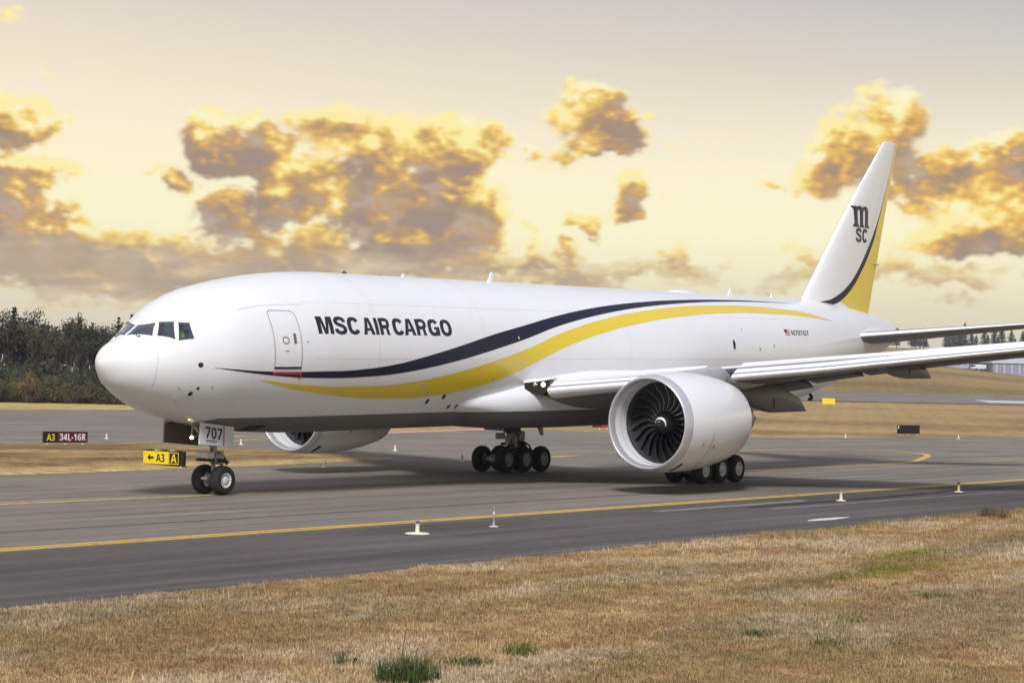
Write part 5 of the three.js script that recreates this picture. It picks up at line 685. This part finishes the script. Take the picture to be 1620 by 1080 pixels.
// ------------------------------------------------------------------ people in the cockpit
function person(label, x, y, z, turn, shirt, vest, lean) {
  const o = thing('person', label, 'person'); const R = 44, mc = new MarchingCubes(R, new THREE.MeshStandardMaterial(), false, false, 200000), S = 0.62;
  const J = (a, b, ra, rb) => [V(...a), V(...b), ra, rb], bones = [J([0, -0.3, 0], [0, 0.02, 0], 0.15, 0.14), J([0, 0.02, 0], [0, 0.2, 0], 0.15, 0.13), J([-0.17, 0.2, 0], [0.17, 0.2, 0], 0.075, 0.075), J([0, 0.22, 0], [0, 0.34, 0.02], 0.055, 0.05), J([0, 0.4, 0.02], [0, 0.47, 0.01], 0.085, 0.095), J([0, 0.37, 0.06], [0, 0.39, 0.07], 0.05, 0.05), J([0, 0.425, 0.115], [0, 0.4, 0.125], 0.012, 0.018), J([-0.2, 0.19, 0], [-0.24, -0.06, 0.06], 0.058, 0.045), J([-0.24, -0.06, 0.06], [-0.16, -0.05, 0.28], 0.043, 0.032), J([0.2, 0.19, 0], [0.24, -0.06, 0.06], 0.058, 0.045), J([0.24, -0.06, 0.06], [0.16, -0.05, 0.28], 0.043, 0.032), J([-0.09, -0.3, 0.02], [-0.11, -0.32, 0.36], 0.09, 0.065), J([0.09, -0.3, 0.02], [0.11, -0.32, 0.36], 0.09, 0.065), J([-0.095, 0.42, 0.01], [-0.1, 0.4, 0.01], 0.018, 0.016), J([0.095, 0.42, 0.01], [0.1, 0.4, 0.01], 0.018, 0.016)];
  const cap = (p, [a, b, ra, rb]) => { const d = b.clone().sub(a), t = clamp(p.clone().sub(a).dot(d) / d.lengthSq()); return p.distanceTo(a.clone().addScaledVector(d, t)) - lerp(ra, rb, t); };
  const p = V();
  for (let k = 0; k < R; k++) for (let j = 0; j < R; j++) for (let i = 0; i < R; i++) { p.set((i / R * 2 - 1) * S, (j / R * 2 - 1) * S, (k / R * 2 - 1) * S); let s = 0; for (const b of bones) s += Math.exp(-cap(p, b) * 45); mc.field[i + j * R + k * R * R] = Math.log(Math.max(s, 1e-30)) / 45; }
  mc.isolation = 0; mc.update();
  const n = mc.count, body = new THREE.BufferGeometry(); body.setAttribute('position', new THREE.BufferAttribute(mc.positionArray.slice(0, n * 3), 3)); body.scale(S, S, S); body.computeVertexNormals();
  const g = mergeVertices(body, 1e-4); g.computeVertexNormals();
  const C = new Float32Array(g.attributes.position.count * 3); for (let i = 0; i < g.attributes.position.count; i++) { const yy = g.attributes.position.getY(i), zz = g.attributes.position.getZ(i), skinHere = yy > 0.27 || (zz > 0.24 && yy > -0.15); C.set(skinHere ? [0.42, 0.24, 0.17] : yy < -0.22 ? [0.02, 0.02, 0.03] : shirt, i * 3); } g.setAttribute('color', new THREE.BufferAttribute(C, 3));
  part('body', g, new THREE.MeshStandardMaterial({ vertexColors: true, roughness: 0.8 }), o);
  part('hair', new THREE.SphereGeometry(0.104, 16, 10, 0, TAU, 0, 1.5).rotateX(-0.35).translate(0, 0.47, 0.0), std(0.02, 0.014, 0.01, 0.8), o);
  if (vest) part('vest', new THREE.LatheGeometry([[0.172, -0.28], [0.17, 0], [0.185, 0.14], [0.16, 0.23], [0.09, 0.27]].map((q) => new THREE.Vector2(...q)), 20).scale(1.12, 1, 0.98), std(0.42, 0.62, 0.04, 0.7), o);
  const pos = V(x, y, z).applyMatrix4(TILT); o.position.copy(pos); o.rotation.set(0, turn, lean); return o;
}
person('person in yellow green vest sitting behind the rearmost cockpit side window', 3.2, 5.74, 1.0, -Math.PI / 2 + 0.3, [0.05, 0.06, 0.09], true, 0);
person('person in dark blue shirt sitting behind the middle cockpit window', 2.78, 5.66, 0.45, -Math.PI / 2, [0.03, 0.04, 0.12], false, 0);

// ------------------------------------------------------------------ dry grass in the foreground
{
  const blade = (P, x, z, h, w, a, bend) => { const dx = Math.cos(a), dz = Math.sin(a), bx = -dz * w, bz = dx * w, mx = x + dx * bend * h * 0.35, mz = z + dz * bend * h * 0.35, tx = x + dx * bend * h, tz = z + dz * bend * h, ty = h * Math.sqrt(Math.max(0.1, 1 - bend * bend * 0.6)); P.push(x - bx, 0, z - bz, x + bx, 0, z + bz, mx + bx * 0.8, ty * 0.6, mz + bz * 0.8, x - bx, 0, z - bz, mx + bx * 0.8, ty * 0.6, mz + bz * 0.8, mx - bx * 0.8, ty * 0.6, mz - bz * 0.8, mx - bx * 0.8, ty * 0.6, mz - bz * 0.8, mx + bx * 0.8, ty * 0.6, mz + bz * 0.8, tx, ty, tz); };
  const tuft = (n, r, h0, h1, w, b0, b1) => { const P = []; for (let i = 0; i < n; i++) blade(P, rr(-r, r), rr(-r, r), rr(h0, h1), w * rr(0.7, 1.3), rnd() * TAU, rr(b0, b1)); const g = new THREE.BufferGeometry(); g.setAttribute('position', new THREE.Float32BufferAttribute(P, 3)); g.computeVertexNormals(); return g; };
  const mat = new THREE.MeshStandardMaterial({ color: 0xffffff, roughness: 0.95, side: THREE.DoubleSide });
  const kinds = [tuft(20, 0.1, 0.03, 0.085, 0.0035, 0.2, 1.1), tuft(13, 0.09, 0.05, 0.13, 0.003, 0.1, 0.9), tuft(22, 0.12, 0.02, 0.06, 0.0045, 0.5, 1.3)], lists = kinds.map(() => []);
  const STRAW = [0.58, 0.41, 0.19], TAN = [0.42, 0.27, 0.12], PALEG = [0.64, 0.52, 0.34], OLIVE = [0.2, 0.165, 0.05], LIME = [0.32, 0.28, 0.04], GREY = [0.4, 0.32, 0.22];
  let made = 0;
  for (let t = 0; t < 1200000 && made < 240000; t++) {
    const x = rr(-34, 75), z = rr(22.6, 46), [d, l] = toDL(x, z), uu = l / d;
    if (z < 23.05 - 0.9 * Math.max(0, fbm(x * 1.3, 3.3, 3) - 0.42) && z < 23.05) continue;
    if (d < 24 || Math.abs(uu) > 0.34) continue;
    if (l > 0 && z > 44) continue;
    const want = clamp(34 / d, 0.2, 1) ** 1.6; if (rnd() > want) continue;
    const n1 = fbm(x * 0.22, z * 0.5, 4), n2 = fbm(x * 0.9 + 30, z * 1.6, 3), n3 = fbm(x * 0.08 + 9, z * 0.25 + 4, 3);
    if (n2 < 0.34 && rnd() < 0.75) continue;
    let c = mix3(TAN, STRAW, sst(0.3, 0.7, n2)); c = mix3(c, PALEG, 0.75 * sst(0.48, 0.72, n1)); c = mix3(c, OLIVE, 0.5 * sst(0.46, 0.64, n3) * sst(0.3, 0.55, n2));
    c = mix3(c, GREY, 0.4 * sst(33.5, 37, z + (x + 10) * 0.06 + n1 * 2) * sst(-16, -8, x));
    const lime = Math.max(1 - Math.hypot((x + 2.2) / 4.6, (z - 30.9) / 0.75), 0.85 - Math.hypot((x - 2.6) / 3.6, (z - 29.2) / 0.7)); c = mix3(c, LIME, clamp(lime * 2.2) * sst(0.3, 0.5, n2));
    c = mix3(c, OLIVE, 0.75 * sst(24.6, 23.2, z) * sst(-2, 12, x) * sst(0.35, 0.55, n2)); c = mix3(c, OLIVE, 0.6 * (1 - clamp(Math.abs(z - 30.2 - (x + 6) * -0.1 - n1) / 1.2)) * sst(-14, -9, x));
    const k = 0.9 * rr(0.5, 1.35) * (0.78 + 0.44 * fbm(x * 2.2, z * 2.8, 2)); c = [c[0] * k, c[1] * k * rr(0.95, 1.04), c[2] * k];
    const s = rr(0.75, 1.35) * (z < 23.3 ? 0.8 : 1) * (0.6 + 0.5 * n1) * (d > 50 ? 1.2 : 1); lists[made % 3].push([x, Math.max(ground(x, z) - 0.01, -0.01), z, rnd() * TAU, s * (rnd() < 0.02 ? rr(1.3, 1.9) : 1), c]); made++;
  }
  kinds.forEach((g, i) => {
    const m = shade(new THREE.InstancedMesh(g, mat, lists[i].length)), M = new THREE.Matrix4(), q = new THREE.Quaternion(), col = new THREE.Color();
    lists[i].forEach(([x, y, z, a, s, c], j) => { M.compose(V(x, y, z), q.setFromAxisAngle(V(0, 1, 0), a), V(s * 1.15, s, s * 1.15)); m.setMatrixAt(j, M); m.setColorAt(j, col.setRGB(...c)); });
    m.name = numbered('dry_grass'); scene.add(m); tag(m, ['matted straw coloured dry grass covering the foreground', 'taller wispy dry grass stalks scattered through the foreground', 'short flattened dry grass between the longer foreground stalks'][i], 'grass', null, 'stuff');
  });
  // green tufts that stand out
  const gm = new THREE.MeshStandardMaterial({ color: new THREE.Color().setRGB(0.06, 0.09, 0.025), roughness: 0.85, side: THREE.DoubleSide }), gm2 = new THREE.MeshStandardMaterial({ color: new THREE.Color().setRGB(0.12, 0.15, 0.03), roughness: 0.85, side: THREE.DoubleSide });
  const stand = (label, x, z, n, r, h0, h1, m, flatness = [0.1, 0.8]) => { const g = tuft(n, r, h0, h1, 0.008, ...flatness), o = thing('grass_tuft', label, 'grass tuft', [x, ground(x, z), z]); part('blades', g, m, o); return o; };
  { const o = stand('big dark green grass tuft at the bottom edge of the photo', -23.85, 33.72, 520, 0.36, 0.2, 0.5, gm); part('seed_stalk', [tube([[-0.3, 0, 0.1], [-0.4, 0.4, 0.2], [-0.5, 0.82, 0.35]], 0.008, 4, 10), tube([[-0.2, 0, 0], [-0.25, 0.35, 0.1], [-0.3, 0.6, 0.15]], 0.007, 4, 10), tube([[0.1, 0, 0], [0.14, 0.35, 0], [0.2, 0.56, 0.05]], 0.006, 4, 10)], std(0.14, 0.13, 0.05, 0.8), o); }
  stand('second largest green grass tuft right of the big one', -20.55, 33.32, 190, 0.24, 0.14, 0.34, gm2);
  stand('low dark flat green tuft between the two larger tufts', -21.87, 33.27, 220, 0.3, 0.1, 0.22, gm, [0.3, 1.1]);
  stand('small thin dark tuft left of the big green one', -23.19, 31.95, 50, 0.14, 0.12, 0.36, gm, [0.3, 0.9]);
  stand('small dull green tuft low on the right of the foreground', -15.74, 36.15, 150, 0.26, 0.1, 0.2, gm2, [0.3, 1]);
  stand('bright green flat tuft in the grey grass on the right', -12.72, 35.01, 190, 0.3, 0.1, 0.18, gm2, [0.3, 1]);
  stand('dark flat tuft left of the bright green flat one', -15.54, 34.77, 150, 0.26, 0.1, 0.18, gm, [0.3, 1]);
  stand('green tuft just below the lime coloured patch', -6.97, 34.13, 160, 0.28, 0.1, 0.18, gm2, [0.3, 1]);
  stand('dark weedy clump at the pavement edge on the far right', 19.35, 24.5, 260, 0.5, 0.15, 0.5, new THREE.MeshStandardMaterial({ color: new THREE.Color().setRGB(0.1, 0.075, 0.03), roughness: 0.9, side: THREE.DoubleSide }));
}

renderer.render(scene, camera);
